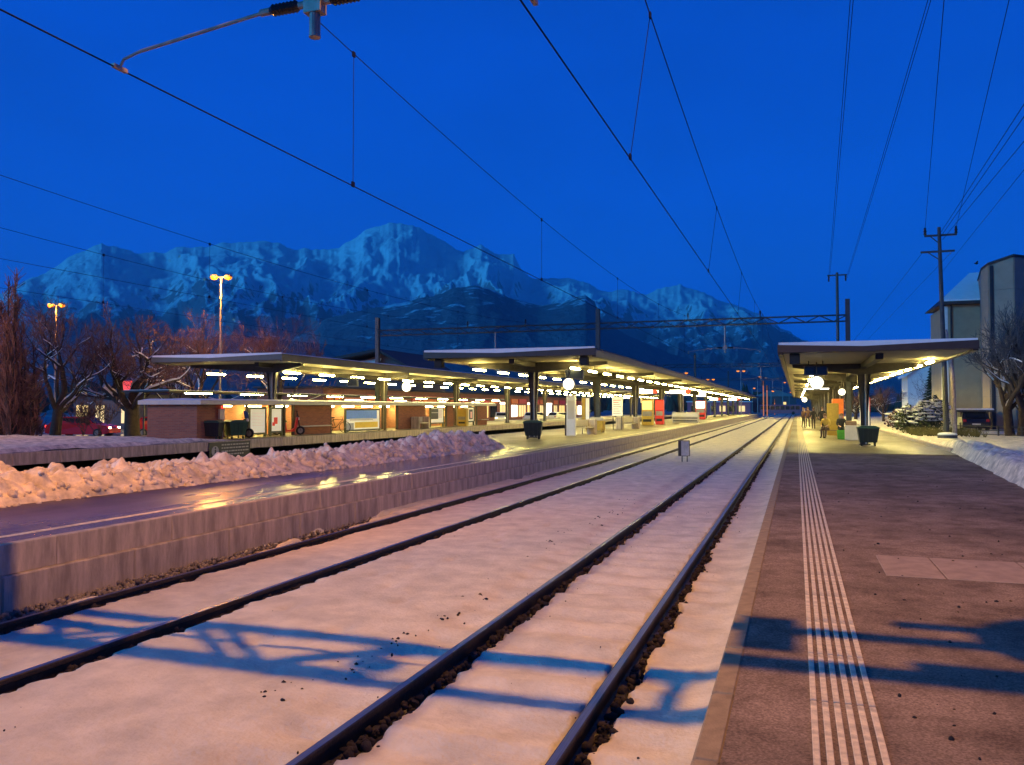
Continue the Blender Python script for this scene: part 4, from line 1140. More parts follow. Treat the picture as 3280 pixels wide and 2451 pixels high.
m = MB(); m.tube([(0.27, 0, 0), (0.27, 0, 1.5)], 0.03, 6); m.build('post', M['dark_metal'], t)
t = thing('pale_cabinet', (2.80, 48.0, NP), 'pale grey cabinet with dark box on top by the seated people', 'cabinet')
m = MB(); m.bbox(-0.34, 0.34, -0.25, 0.25, 0, 0.78, 0.02); m.build('body', M['cream'], t)
m = MB(); m.bbox(-0.30, 0.24, -0.2, 0.2, 0.782, 1.02, 0.03); m.build('top_box', M['wood'], t)
t = thing('platform_bench', (2.05, 50.3, NP), 'wooden bench carrying two seated people on the near platform', 'bench', None, rad(0))
for k in range(4):
    m = MB(); m.box(-0.85, 0.85, -0.22 + 0.12 * k, -0.12 + 0.12 * k, 0.42, 0.46); m.build('slat', M['wood'], t)
for x in (-0.6, 0.6):
    m = MB(); m.box(x - 0.04, x + 0.04, -0.2, 0.24, 0, 0.419); m.build('leg', M['dark_metal'], t)
t = thing('shopping_bag', (2.32, 48.75, NP), 'bright green bag standing on the floor before the bench', 'bag')
m = MB(); m.add([(-0.2, -0.13, 0), (0.2, -0.13, 0), (0.2, 0.13, 0), (-0.2, 0.13, 0), (-0.24, -0.15, 0.5), (0.23, -0.16, 0.52), (0.24, 0.15, 0.5), (-0.23, 0.15, 0.48)],
             [(0, 3, 2, 1), (4, 5, 6, 7), (0, 1, 5, 4), (1, 2, 6, 5), (2, 3, 7, 6), (3, 0, 4, 7)]); m.build('body', M['green'], t)
m = MB(); m.tube([(-0.1, -0.15, 0.5), (-0.08, -0.15, 0.66), (0.08, -0.15, 0.66), (0.1, -0.15, 0.5)], 0.012, 5); m.build('strap', M['bin_green'], t)

# ------------------------------------------------------------------ people
def person(loc, rz, label, top, bottom, joints, scale=1.0, hair=True, group=None):
    """joints: pelvis chest neck head shoulders elbows hands hips knees feet, metres above the ground"""
    V, E, Rr = [], [], []
    def add(p, r, parent=None):
        V.append(p); Rr.append(r)
        if parent is not None: E.append((parent, len(V) - 1))
        return len(V) - 1
    j = joints
    pel = add(j['pelvis'], 0.15); wai = add(j['waist'], 0.135, pel); che = add(j['chest'], 0.165, wai); nk = add(j['neck'], 0.062, che)
    hd0 = add(j['head0'], 0.085, nk); hd1 = add(j['head1'], 0.10, hd0); hd2 = add(j['head2'], 0.07, hd1)
    hands = []
    for s in ('l', 'r'):
        sh_ = add(j['sho_' + s], 0.075, che); el = add(j['elb_' + s], 0.05, sh_); wr = add(j['wri_' + s], 0.036, el)
        w, e = Vector(j['wri_' + s]), Vector(j['elb_' + s]); d = (w - e).normalized(); side = d.cross(Vector((0, 1, 0.1))).normalized()
        pm = add(tuple(w + d * 0.07), 0.034, wr)
        for q, l in ((-0.03, 0.075), (-0.01, 0.085), (0.01, 0.08), (0.03, 0.065)):
            add(tuple(w + d * (0.09 + l) + side * q), 0.009, pm)
        add(tuple(w + d * 0.085 + Vector((0, -0.06, 0.0)) + side * -0.035), 0.010, wr)
        hands.append(w)
    for s in ('l', 'r'):
        hp = add(j['hip_' + s], 0.10, pel); kn = add(j['kne_' + s], 0.066, hp); an = add(j['ank_' + s], 0.045, kn); add(j['toe_' + s], 0.038, an)
    me = bpy.data.meshes.new('person'); me.from_pydata([tuple(c * scale for c in v) for v in V], E, [])
    o = bpy.data.objects.new('person', me); C.objects.link(o)
    o.modifiers.new('skin', 'SKIN'); ss = o.modifiers.new('sub', 'SUBSURF'); ss.levels = 1; ss.render_levels = 1
    sv = me.skin_vertices[0].data
    for i, r in enumerate(Rr): sv[i].radius = (r * scale, r * scale)
    sv[0].use_root = True
    bpy.context.view_layer.update()
    ev = o.evaluated_get(bpy.context.evaluated_depsgraph_get())
    nm = bpy.data.meshes.new_from_object(ev)
    o.modifiers.clear(); o.data = nm; bpy.data.meshes.remove(me)
    nm.materials.clear()
    for mt in (M['skin'], top, bottom, M['coat_black']): nm.materials.append(mt)
    zn, zp_ = j['neck'][2] * scale, j['pelvis'][2] * scale
    for p in nm.polygons:
        c = p.center; i = 1
        if c.z > zn: i = 0
        elif min((c - w * scale).length for w in hands) < 0.10 * scale and c.z < j['chest'][2]: i = 0
        elif c.z < 0.10 * scale: i = 3
        elif c.z < zp_ - 0.02 or (j.get('sit') and c.y < j['pelvis'][1] * scale - 0.15 and c.z < zp_ + 0.12): i = 2
        p.material_index = i; p.use_smooth = True
    tag(o, label, 'person', group)
    o.location = loc; o.rotation_euler = (0, 0, rz)
    h0, h1 = Vector(j['head1']) * scale, Vector(j['head2']) * scale
    m = MB(); m.blob(h0 + Vector((0, 0.022, 0.045)), (0.105 * scale, 0.11 * scale, 0.10 * scale), 2, 0.04); m.build('hair', M['hair'] if hair else M['coat_black'], o, True)
    m = MB()
    m.prism([(h0.x - 0.012, h0.z - 0.02), (h0.x + 0.012, h0.z - 0.02), (h0.x, h0.z + 0.02)], h0.y - 0.13 * scale, h0.y - 0.09 * scale)
    for s in (-1, 1): m.blob((h0.x + s * 0.036, h0.y - 0.095 * scale, h0.z + 0.018), 0.010, 1, 0, 1)
    m.box(h0.x - 0.025, h0.x + 0.025, h0.y - 0.102 * scale, h0.y - 0.09 * scale, h0.z - 0.052, h0.z - 0.044, 1)
    m.build('face', [M['skin'], M['coat_black']], o)
    return o
def stand(step=0.0, arm=0.0):
    return dict(pelvis=(0, 0, 0.95), waist=(0, 0, 1.10), chest=(0, -0.01, 1.32), neck=(0, -0.01, 1.50), head0=(0, -0.02, 1.58), head1=(0, -0.025, 1.65), head2=(0, -0.01, 1.72),
                sho_l=(-0.19, 0, 1.41), elb_l=(-0.27, 0.03 + arm, 1.13), wri_l=(-0.27, -0.05 + arm, 0.90), sho_r=(0.19, 0, 1.41), elb_r=(0.27, 0.03 - arm, 1.13), wri_r=(0.27, -0.08 - arm, 0.90),
                hip_l=(-0.10, 0, 0.90), kne_l=(-0.11, -0.02 - step, 0.50), ank_l=(-0.11, 0.02 - step, 0.08), toe_l=(-0.12, -0.13 - step, 0.04),
                hip_r=(0.10, 0, 0.90), kne_r=(0.11, -0.02 + step * 0.6, 0.50), ank_r=(0.11, 0.04 + step * 1.3, 0.09), toe_r=(0.12, -0.11 + step * 1.3, 0.04))
def sit(lean=0.0):
    return dict(sit=True, pelvis=(0, 0.05, 0.56), waist=(0, 0.03 - lean * 0.3, 0.72), chest=(0, 0.0 - lean, 0.95), neck=(0, -0.01 - lean * 1.5, 1.12), head0=(0, -0.03 - lean * 1.7, 1.20), head1=(0, -0.04 - lean * 1.8, 1.27), head2=(0, -0.03 - lean * 1.8, 1.34),
                sho_l=(-0.19, 0 - lean, 1.04), elb_l=(-0.26, -0.08 - lean, 0.78), wri_l=(-0.14, -0.30 - lean * 0.6, 0.68), sho_r=(0.19, 0 - lean, 1.04), elb_r=(0.26, -0.08 - lean, 0.78), wri_r=(0.14, -0.30 - lean * 0.6, 0.68),
                hip_l=(-0.10, -0.02, 0.54), kne_l=(-0.13, -0.42, 0.52), ank_l=(-0.13, -0.42, 0.09), toe_l=(-0.14, -0.58, 0.04),
                hip_r=(0.10, -0.02, 0.54), kne_r=(0.13, -0.42, 0.52), ank_r=(0.13, -0.46, 0.09), toe_r=(0.14, -0.62, 0.04))
person((1.95, 70.5, NP), rad(20), 'person in black coat walking towards us on the near platform', M['coat_black'], M['coat_black'], stand(0.14, 0.06), 1.0, True, 'people waiting under the right-hand canopy')
person((1.30, 71.5, NP), rad(200), 'person in dark coat and brown hair standing left of the walking figure', M['coat_black'], M['trousers'], stand(0.04), 0.97, True, 'people waiting under the right-hand canopy')
person((0.55, 74.0, NP), rad(120), 'person in brown jacket nearest the platform edge', M['coat_brown'], M['coat_black'], stand(0.03), 0.98, True, 'people waiting under the right-hand canopy')
person((0.95, 78.5, NP), rad(170), 'person in brown coat farthest back among the waiting group', M['coat_brown'], M['trousers'], stand(0.05), 1.0, True, 'people waiting under the right-hand canopy')
person((1.62, 50.3, NP), rad(-25), 'person in yellow jacket seated on the bench leaning forward', M['coat_yellow'], M['trousers'], sit(0.12), 1.0, True, 'people sitting on the near platform')
person((2.38, 50.3, NP), rad(10), 'person in dark jacket with brown hair seated beside the green bag', M['coat_black'], M['coat_black'], sit(0.06), 1.0, True, 'people sitting on the near platform')
# ------------------------------------------------------------------ trees
def bare_tree(h, spread, seed, levels=6, r0=0.22, fork=0.3, up=0.10, twig_n=4, rmin=0.016):
    r = random.Random(seed)
    limb, twig, snow = MB(), MB(), MB()
    def rv(): return Vector((r.uniform(-1, 1), r.uniform(-1, 1), r.uniform(-1, 1)))
    def snow_on(a, b, ra):
        s = (b - a).normalized()
        if abs(s.z) < 0.78 and r.random() < 0.9:
            o = Vector((0, 0, ra * 0.7)); w = max(ra * 1.1, 0.03)
            side = s.cross(Vector((0, 0, 1))).normalized() * w; t = Vector((0, 0, w * 1.1 + 0.02))
            snow.add([a + o - side, a + o + side, b + o + side, b + o - side, a + o + t, b + o + t], [(0, 1, 4), (3, 5, 2), (0, 4, 5, 3), (1, 2, 5, 4), (0, 3, 2, 1)])
    def grow(p, d, L, rad_, lev):
        pts, rr = [p.copy()], [rad_]
        n = 5 if lev < 3 else 3
        q, dd = p.copy(), d.copy()
        for k in range(n):
            dd = (dd + rv() * (0.24 if lev else 0.08) + Vector((0, 0, up))).normalized()
            q = q + dd * (L / n)
            pts.append(q.copy()); rr.append(max(rmin, rad_ * (1 - (0.35 if lev else 0.2) * (k + 1) / n)))
        (limb if rad_ > 0.035 else twig).tube(pts, rr, 8 if lev < 2 else (5 if lev < 4 else 3), False)
        if lev and rad_ > 0.03:
            for a, b, ra in zip(pts[:-1], pts[1:], rr): snow_on(a, b, ra)
        if lev >= levels: return
        kids = 5 if lev == 0 else (r.choice((3, 4)) if lev < 3 else twig_n)
        for c in range(kids):
            t = r.uniform(0.35, 1.0) if (c and lev) else (r.uniform(0.75, 1.0) if c else 1.0)
            i = max(1, min(int(round(t * n)), n))
            if lev == 0:
                ang = rad(r.uniform(28, 68)) * spread if c else rad(12)
                az = 2 * PI * (c + r.uniform(-.2, .2)) / 4
                nd = Vector((math.sin(ang) * math.cos(az), math.sin(ang) * math.sin(az), math.cos(ang)))
                Lk = L * r.uniform(0.95, 1.25)
            else:
                ang = rad(r.uniform(22, 62)) * (0.45 if c == 0 else 1) * min(1, spread + 0.15)
                nd = (Matrix.Rotation(ang, 3, dd.cross(rv()).normalized()) @ dd).normalized()
                Lk = L * r.uniform(0.55, 0.80)
            grow(pts[i], nd, Lk, max(rmin, rr[i] * (0.78 if c == 0 else r.uniform(0.45, 0.66))), lev + 1)
    grow(Vector((0, 0, -0.3)), Vector((r.uniform(-.05, .05), r.uniform(-.05, .05), 1)), h * fork, r0, 0)
    zmax = max(v[2] for mb in (limb, twig) for v in mb.v)
    s = h / zmax
    for mb in (limb, twig, snow): mb.v = [(v[0] * s, v[1] * s, v[2] * s) for v in mb.v]
    return limb, twig, snow
def narrow_tree(h, seed, width=0.75, n=420):
    r = random.Random(seed)
    limb, twig = MB(), MB()
    for k in range(5):
        a = 2 * PI * k / 5 + seed; w = width * r.uniform(0.15, 0.5); hh = h * (1 if k == 0 else r.uniform(0.55, 0.9))
        pts = [Vector((0, 0, -0.3))] + [Vector((w * math.cos(a) * min(1, 2 * u), w * math.sin(a) * min(1, 2 * u), hh * u)) + Vector((r.uniform(-.06, .06), r.uniform(-.06, .06), 0)) for u in (0.15, 0.35, 0.55, 0.78, 1.0)]
        limb.tube(pts, [0.12, 0.10, 0.08, 0.06, 0.04, 0.02], 6, False)
        for q in range(n // 5):
            u = r.uniform(0.08, 0.97); i = min(int(u * 5), 4); p = pts[i].lerp(pts[i + 1], u * 5 - i)
            b = r.uniform(0, 2 * PI); L = (1.25 - 0.75 * u) * r.uniform(0.6, 1.3)
            d = Vector((math.cos(b) * 0.42 * width / 0.75, math.sin(b) * 0.42 * width / 0.75, 1)).normalized()
            e = p + d * L + Vector((r.uniform(-.1, .1), r.uniform(-.1, .1), 0))
            twig.tube([p, (p + e) / 2 + Vector((math.cos(b), math.sin(b), 0)) * 0.12 * L, e], [0.022, 0.018, 0.012], 3, False)
            for z in range(4):
                f = (p + e) / 2 if z % 2 else p.lerp(e, 0.7)
                g2 = f + Vector((r.uniform(-.35, .35), r.uniform(-.35, .35), r.uniform(0.25, 0.6)))
                twig.tube([f, g2], [0.016, 0.011], 3, False)
    return limb, twig, MB()
def tree_thing(loc, label, group, tw='twig', **k):
    t = thing('bare_tree', loc, label, 'tree', group)
    limb, twig, snow = narrow_tree(**k) if 'width' in k else bare_tree(**k)
    limb.build('trunk', M['bark'], t, True); twig.build('crown', M[tw], t)
    if snow.v: snow.build('branch_snow', M['roof_snow'], t, kind='stuff')
    return t
G = 'bare trees behind the outer platform'
t1 = tree_thing((-44.1, 39.8, 0.1), 'dark bare tree with snowy limbs standing before the shorter orange lamp', G, h=9.4, spread=0.95, seed=5, r0=0.44, fork=0.32, twig_n=3, up=0.10)
t2 = tree_thing((-41.75, 43.8, 0.1), 'wide bare tree with thick snow covered limbs left of the brick shelter', G, h=9.0, spread=1.12, seed=12, r0=0.50, fork=0.27, twig_n=3, up=0.07)
t3 = tree_thing((-42.6, 51.2, 0.1), 'slender bare tree lit orange beside the tall lamp post', G, h=9.6, spread=0.8, seed=23, r0=0.30, fork=0.33, twig_n=3, rmin=0.014)
dup(t3, (-48.5, 55.0, 0.1), 'bare tree lit orange between the two snowy trees', 1.9, 0.80)
dup(t3, (-37.2, 53.5, 0.1), 'bare tree reaching over the end of the far left canopy', 0.8, 0.98)
G2 = 'upright reddish trees at the left edge'
p1 = tree_thing((-37.6, 31.4, 0.1), 'tall narrow reddish tree at the left edge, nearest the wall', G2, h=8.8, seed=31, width=0.8, n=230)
dup(p1, (-38.75, 31.8, 0.1), 'tall narrow reddish tree at the very left edge', 1.1, (1.1, 1.1, 0.97))
dup(p1, (-37.3, 32.2, 0.1), 'shorter narrow reddish tree with brushy twigs right of the tall pair', 2.3, (1.2, 1.2, 0.6))
dup(p1, (-39.6, 33.8, 0.1), 'low brushy reddish tree in the gap of the tall pair', 5.1, (1.3, 1.3, 0.5))
s1 = tree_thing((-37.5, 35.7, 0.1), 'thin low sapling in front of the red car, left one', 'saplings before the red cars', h=2.6, spread=0.8, seed=41, r0=0.05, fork=0.4, levels=4)
dup(s1, (-37.0, 36.4, 0.1), 'thin low sapling in front of the red car, right one', 2.0, 1.1)
dup(s1, (-42.5, 35.0, 0.1), 'thin low sapling beside the narrow reddish trees', 4.0, 1.3)

tr = tree_thing((11.5, 53.6, 0.45), 'bare double-stemmed tree in front of the tower building', 'bare trees at the right', tw='twig_grey', h=7.8, spread=0.85, seed=57, r0=0.24, fork=0.25, levels=5, twig_n=4, rmin=0.010)
dup(tr, (11.95, 53.4, 0.45), 'second stem of bare tree leaning over the fence at the right edge', 2.4, 0.93)
dup(t3, (13.5, 92.0, 0.4), 'dark bare tree far behind the shrubs under the right-hand canopy', 1.0, 0.55)
dup(t1, (9.5, 104.0, 0.4), 'low dark bare tree far behind the right-hand platform', 1.5, 0.5)
dup(t2, (7.5, 120.0, 0.4), 'distant dark bare tree close to the right-hand canopy columns', 0.4, 0.5)

def shrub(loc, R, H, label, seed, mt, n=900, snowy=0.35):
    r = random.Random(seed)
    t = thing('snowy_shrub', loc, label, 'shrub', 'snow dusted shrubs beyond the kerb')
    lf, sn, st = MB(), MB(), MB()
    for k in range(n):
        a, b = r.uniform(0, 2 * PI), r.random() ** 0.5
        hh = r.random() ** 0.8
        w = R * r.uniform(0.75, 1.35) * b * (0.55 + 0.45 * math.sin(PI * min(1, hh * 0.8 + 0.2)))* (0.8 + 0.35 * math.sin(3 * a + seed))
        c = Vector((w * math.cos(a), w * math.sin(a), 0.15 + H * hh * (1 - 0.35 * b)))
        s = r.uniform(0.05, 0.12)
        u = Vector((r.uniform(-1, 1), r.uniform(-1, 1), r.uniform(-0.6, 0.6))).normalized() * s
        v = u.cross(Vector((r.uniform(-1, 1), r.uniform(-1, 1), r.uniform(-1, 1)))).normalized() * s * 0.6
        lf.add([c - u, c + v, c + u, c - v], [(0, 1, 2, 3)])
        if r.random() < snowy and hh > 0.35:
            c2 = c + Vector((0, 0, 0.05)); q = r.uniform(0.05, 0.26) * r.random() + 0.05
            sn.blob(tuple(c2), (q * r.uniform(0.7, 1.6), q, q * 0.32), 1, 0.35)
    for k in range(9):
        a = r.uniform(0, 2 * PI)
        st.tube([(0, 0, -0.1), (R * 0.4 * math.cos(a), R * 0.4 * math.sin(a), H * 0.5), (R * 0.7 * math.cos(a), R * 0.7 * math.sin(a), H * 0.85)], [0.03, 0.02, 0.008], 5)
    st.build('stem', M['bark'], t); lf.build('foliage', mt, t)
    if sn.v: sn.build('snow_tufts', M['roof_snow'], t, kind='stuff')
    return t
shrub((6.7, 58.0, 0.5), 0.95, 1.8, 'snow dusted shrub with pale green top nearest the kerb', 3, M['leaf'], 1000, 0.16)
shrub((7.9, 60.0, 0.5), 1.1, 2.1, 'largest dark shrub with thick snow right of the pale green one', 8, M['conifer'], 1300, 0.22)
shrub((9.0, 62.5, 0.5), 0.9, 2.5, 'dark snowy shrub beside the utility pole legs', 15, M['conifer'], 1000, 0.2)
shrub((6.9, 66.0, 0.5), 1.0, 1.5, 'small brownish shrub behind the kerb, farthest left', 21, M['twig'], 700, 0.12)
g = MB(); 
for k in range(240):
    x, y = random.uniform(6.2, 9.6), random.uniform(50, 56.5)
    for q in range(5):
        a = random.uniform(0, 2 * PI); l = random.uniform(0.25, 0.55)
        g.add([(x - 0.02, y, 0.5), (x + 0.02, y, 0.5), (x + l * 0.5 * math.cos(a), y + l * 0.5 * math.sin(a), 0.5 + l)], [(0, 1, 2)])
M['grass'] = mat('dry_grass', (0.14, 0.12, 0.025), 0.8, var=0.5, scale=3)
g.build('grass', M['grass'], kind='stuff')

def conifer(loc, h, label, seed):
    r = random.Random(seed)
    t = thing('conifer', loc, label, 'tree', None)
    m = MB(); m.tube([(0, 0, -0.2), (0, 0, h)], [0.14, 0.02], 7); m.build('trunk', M['bark'], t)
    m, s = MB(), MB()
    z = 0.5
    while z < h:
        w = (h - z) / h * h * 0.24 + 0.1
        for k in range(11):
            a = r.uniform(0, 2 * PI); L = w * r.uniform(0.7, 1.15)
            d = Vector((math.cos(a), math.sin(a), -0.3)); sd = Vector((-math.sin(a), math.cos(a), 0)) * L * 0.22
            p = Vector((0, 0, z)); e = p + d * L
            m.add([p, p + d * L * 0.6 + sd, e, p + d * L * 0.6 - sd], [(0, 1, 2, 3)])
            m.add([p, p + d * L * 0.5 + Vector((0, 0, 0.12)), e, p + d * L * 0.5 - Vector((0, 0, 0.16))], [(0, 1, 2, 3)])
            if r.random() < 0.25: s.add([p + Vector((0, 0, .03)), p + d * L * 0.55 + sd * 0.7 + Vector((0, 0, .03)), e + Vector((0, 0, .03)), p + d * L * 0.55 - sd * 0.7 + Vector((0, 0, .03))], [(0, 1, 2, 3)])
        z += 0.24
    m.build('crown', M['conifer'], t); s.build('branch_snow', M['roof_snow'], t, kind='stuff')
conifer((11.7, 83.3, 0.4), 6.2, 'dark conifer between the far white house and the utility pole', 3)

# ------------------------------------------------------------------ buildings at the right
t = thing('tower_building', (13.1, 70.0, 0.3), 'tall grey panelled tower building at the right edge', 'building')
P = [(0.18, 0.07), (0.36, -1.40), (1.85, -1.95), (5.2, 2.6), (7.5, 9.0), (1.5, 9.0)]
top = [12.15, 12.3, 12.75, 13.0, 13.0, 12.2]
m = MB()
n = len(P)
m.add([(x, y, 0) for x, y in P] + [(x, y, z) for (x, y), z in zip(P, top)], [(i, (i + 1) % n, n + (i + 1) % n, n + i) for i in range(n)] + [tuple(range(n, 2 * n))])
m.build('wall', M['concrete_dark'], t)
def facet_panel(a, b, z0, z1, za, zb, nm='wall_panel', mt=None, out=0.05, trim=0.012):
    A, B = Vector((*a, 0)), Vector((*b, 0)); d = (B - A).normalized(); nrm = Vector((d.y, -d.x, 0)) * out
    A2, B2 = A + d * trim, B - d * trim
    m = MB(); m.add([A2 + Vector((0, 0, z0)), B2 + Vector((0, 0, z0)), B2 + Vector((0, 0, zb)), A2 + Vector((0, 0, za)),
                     A2 + nrm + Vector((0, 0, z0)), B2 + nrm + Vector((0, 0, z0)), B2 + nrm + Vector((0, 0, zb)), A2 + nrm + Vector((0, 0, za))],
                    [(0, 3, 2, 1), (4, 5, 6, 7), (0, 1, 5, 4), (1, 2, 6, 5), (2, 3, 7, 6), (3, 0, 4, 7)])
    return m.build(nm, mt or M['panel_wall'], t)
for i in range(3):
    a, b = P[i], P[i + 1]
    zs = [0.0, 2.6, 5.3, 8.0, 10.4]
    for k in range(len(zs)):
        z0 = zs[k] + 0.012
        if k + 1 < len(zs): facet_panel(a, b, z0, zs[k + 1] - 0.012, zs[k + 1] - 0.012, zs[k + 1] - 0.012)
        else: facet_panel(a, b, z0, 0, top[i] - 0.1, top[i + 1] - 0.1)
m = MB(); m.add([(x + (x - 2.5) * 0.03, y + (y - 3) * 0.03, z) for (x, y), z in zip(P, top)] + [(x + (x - 2.5) * 0.03, y + (y - 3) * 0.03, z + 0.14) for (x, y), z in zip(P, top)],
                [tuple(range(n - 1, -1, -1)), tuple(range(n, 2 * n))] + [(i, (i + 1) % n, n + (i + 1) % n, n + i) for i in range(n)])
m.build('roof_edge', M['roof_dark'], t)
m = MB(); m.box(0.40, 0.62, -1.62, -1.47, 0, 12.2); m.build('downpipe', M['roof_dark'], t)
t = thing('apartment_house', (11.4, 73.7, 0.3), 'pale house with a snowy roof slope between utility pole and tower', 'house')
m = MB(); m.box(0, 7.5, 0, 8, 0, 10.0); m.build('wall', M['plaster'], t)
m = MB(); m.add([(-0.5, -0.6, 10.0), (8, -0.6, 10.0), (8, 8, 10.2), (-0.5, 8, 10.2), (-0.5, -0.6, 10.22), (8, -0.6, 10.22), (8, 4.5, 13.2), (2.5, 4.5, 13.0)], [(0, 3, 2, 1), (0, 1, 5, 4), (4, 5, 6, 7), (0, 4, 7, 3), (1, 2, 6, 5), (2, 3, 7, 6)])
m.build('roof', M['roof_dark'], t)
m = MB(); m.add([(-0.45, -0.55, 10.24), (7.9, -0.55, 10.24), (7.9, 4.4, 13.22), (2.5, 4.4, 13.02), (-0.45, -0.55, 10.36), (7.9, -0.55, 10.36), (7.9, 4.4, 13.34), (2.5, 4.4, 13.14)], [(0, 3, 2, 1), (4, 5, 6, 7), (0, 1, 5, 4), (1, 2, 6, 5), (2, 3, 7, 6), (3, 0, 4, 7)])
m.build('roof_snow', M['roof_snow'], t)
m = MB(); m.tube([(0.35, -0.08, 0), (0.35, -0.08, 10.0)], 0.07, 8); m.build('downpipe', M['roof_dark'], t)
m = MB(); m.box(-0.35, 0.12, -0.02, 0.3, 2.2, 9.9); m.build('corner_panel', M['white_paint'], t)
t = thing('carport', (10.5, 64.6, 0.35), 'low carport with snow on its flat roof below the tower', 'carport')
for x in (0.05, 2.0):
    m = MB(); m.tube([(x, 0.1, 0), (x, 0.1, 1.45)], 0.05, 6); m.build('post', M['mast_steel'], t)
m = MB(); m.box(-0.1, 2.4, 0, 4.5, 1.45, 1.58); m.build('roof', M['mast_steel'], t)
m = MB(); m.bbox(-0.08, 2.38, 0.02, 4.48, 1.582, 1.70, 0.05); m.build('roof_snow', M['roof_snow'], t)
m = MB(); m.box(-0.1, 2.4, 4.0, 4.1, 0, 1.448); m.build('back_wall', M['white_paint'], t)
t = thing('garden_fence', (9.1, 56.2, 0.42), 'low dark metal fence along the snowy field at right', 'fence')
A, B = Vector((0, 0, 0)), Vector((6.5, -7.6, 0))
for z in (0.12, 0.36, 0.58):
    m = MB(); m.tube([A + Vector((0, 0, z)), B + Vector((0, 0, z))], 0.025, 5); m.build('rail', M['mast_steel'], t)
for k in range(8):
    p = A.lerp(B, k / 7); m = MB(); m.box(p.x - 0.04, p.x + 0.04, p.y - 0.04, p.y + 0.04, -0.2, 0.62); m.build('post', M['mast_steel'], t)
t = thing('far_house', (16.6, 143.0, 0.3), 'distant white house with one dark window behind the right-hand canopy', 'house')
m = MB(); m.box(0, 7, 0, 8, 0, 6.8); m.prism([(0, 6.8), (7, 6.8), (3.5, 9.8)], 0, 8); m.build('wall', M['white_paint'], t)
m = MB(); m.box(3.6, 5.0, -0.06, -0.002, 3.8, 5.4); w_ = m.build('window', M['glass_dark'], t)
m = MB(); m.box(3.5, 5.1, -0.09, -0.061, 3.7, 3.8); m.build('sill', M['concrete'], w_)
m = MB(); m.add([(-0.5, -0.6, 6.5), (3.5, -0.6, 9.95), (7.5, -0.6, 6.5), (-0.5, 8.6, 6.5), (3.5, 8.6, 9.95), (7.5, 8.6, 6.5), (-0.5, -0.6, 6.8), (3.5, -0.6, 10.25), (7.5, -0.6, 6.8), (-0.5, 8.6, 6.8), (3.5, 8.6, 10.25), (7.5, 8.6, 6.8)],
                [(0, 1, 4, 3), (1, 2, 5, 4), (6, 9, 10, 7), (7, 10, 11, 8), (0, 6, 7, 1), (1, 7, 8, 2), (3, 4, 10, 9), (4, 5, 11, 10), (0, 3, 9, 6), (2, 8, 11, 5)])
m.build('roof', M['roof_snow'], t)

# utility pole with its lines
t = thing('utility_pole', (7.62, 50.8, 0.4), 'tall wooden utility pole with two crossarms before the pale house', 'utility pole')
m = MB(); m.tube([(0.18, 0, -0.3), (0.13, 0, 3.0), (-0.04, 0, 11.7)], [0.16, 0.14, 0.09], 9); m.build('pole', M['mast_steel'], t)
m = MB(); m.tube([(0.60, 0.05, -0.3), (0.52, 0.04, 3.5), (0.20, 0.02, 6.0)], [0.13, 0.12, 0.1], 9); m.build('stay_leg', M['galv'], t)
for z, a, b in ((11.25, -0.78, 0.84), (10.35, -0.98, 0.72)):
    m = MB(); m.box(a, b, -0.05, 0.05, z - 0.05, z + 0.05); m.tube([(a * 0.6, 0, z - 0.05), (0, 0, z - 0.5)], 0.03, 5); m.build('crossarm', M['mast_steel'], t)
for x in (-0.74, 0.80):
    m = MB(); m.lathe([(0.04, 11.30), (0.09, 11.36), (0.05, 11.44), (0.09, 11.50), (0.05, 11.58), (0.07, 11.66), (0.03, 11.72)], (x, 0, 0), 'z', 10); m.build('insulator', M['porcelain'], t)
def cable(label, spans, r=0.011, group='cables in the right-hand sky', sagm=0.3):
    t = thing('cable', (0, 0, 0), label, 'cable', group)
    for a, b in spans:
        a, b = Vector(a), Vector(b); pts = []
        for i in range(13):
            u = i / 12; p = a.lerp(b, u); p.z -= sagm * 4 * u * (1 - u); pts.append(p)
        m = MB(); m.tube(pts, r, 4, False); m.build('wire', M['wire'], t)
def ext(a, b, k): return tuple(Vector(a) + (Vector(b) - Vector(a)) * k)
pt = (7.58, 50.8, 11.9)
cable('thin line from the left insulator of the utility pole to the top of the sky', [((6.88, 50.8, 12.0), ext((6.88, 50.8, 12.0), (3.44, 21.7, 12.0), 1.5))], 0.010, sagm=0.0)
cable('thin line from the right insulator of the utility pole to the top of the sky', [((8.42, 50.8, 12.0), ext((8.42, 50.8, 12.0), (4.86, 21.8, 11.9), 1.5))], 0.010, sagm=0.0)
for i, (z, dx, wd) in enumerate(((12.35, 0, 'uppermost'), (12.05, 0.05, 'middle'), (11.4, 0.15, 'lowest'))):
    cable('%s cable of the bundle rising right from the utility pole' % wd, [((7.6 + dx, 50.8, 11.7 - 0.15 * i), ext((7.6 + dx, 50.8, 11.7 - 0.15 * i), (6.72 + dx, 28.6, z - 0.9), 1.6))], 0.014, sagm=0.0)
cable('faint single cable at the right edge below the bundle', [((9.2, 62.0, 11.0), ext((9.2, 62.0, 11.0), (6.64, 28.7, 9.35), 1.3))], 0.010, sagm=0.0)
cable('upper line running from the utility pole away along the tracks', [((6.75, 50.8, 10.75), (6.75, 300, 10.4))], 0.012, sagm=0.5)
cable('lower line running from the utility pole away along the tracks', [((8.2, 50.8, 10.7), (8.2, 300, 10.4))], 0.012, sagm=0.5)
t = thing('feeder_mast', (3.14, 69.8, 0.365), 'slim mast with a short crossarm rising behind the right-hand canopy', 'mast')
m = MB(); m.tube([(0, 0, 0), (0, 0, 12.4)], [0.14, 0.10], 8); m.build('pole', M['mast_steel'], t)
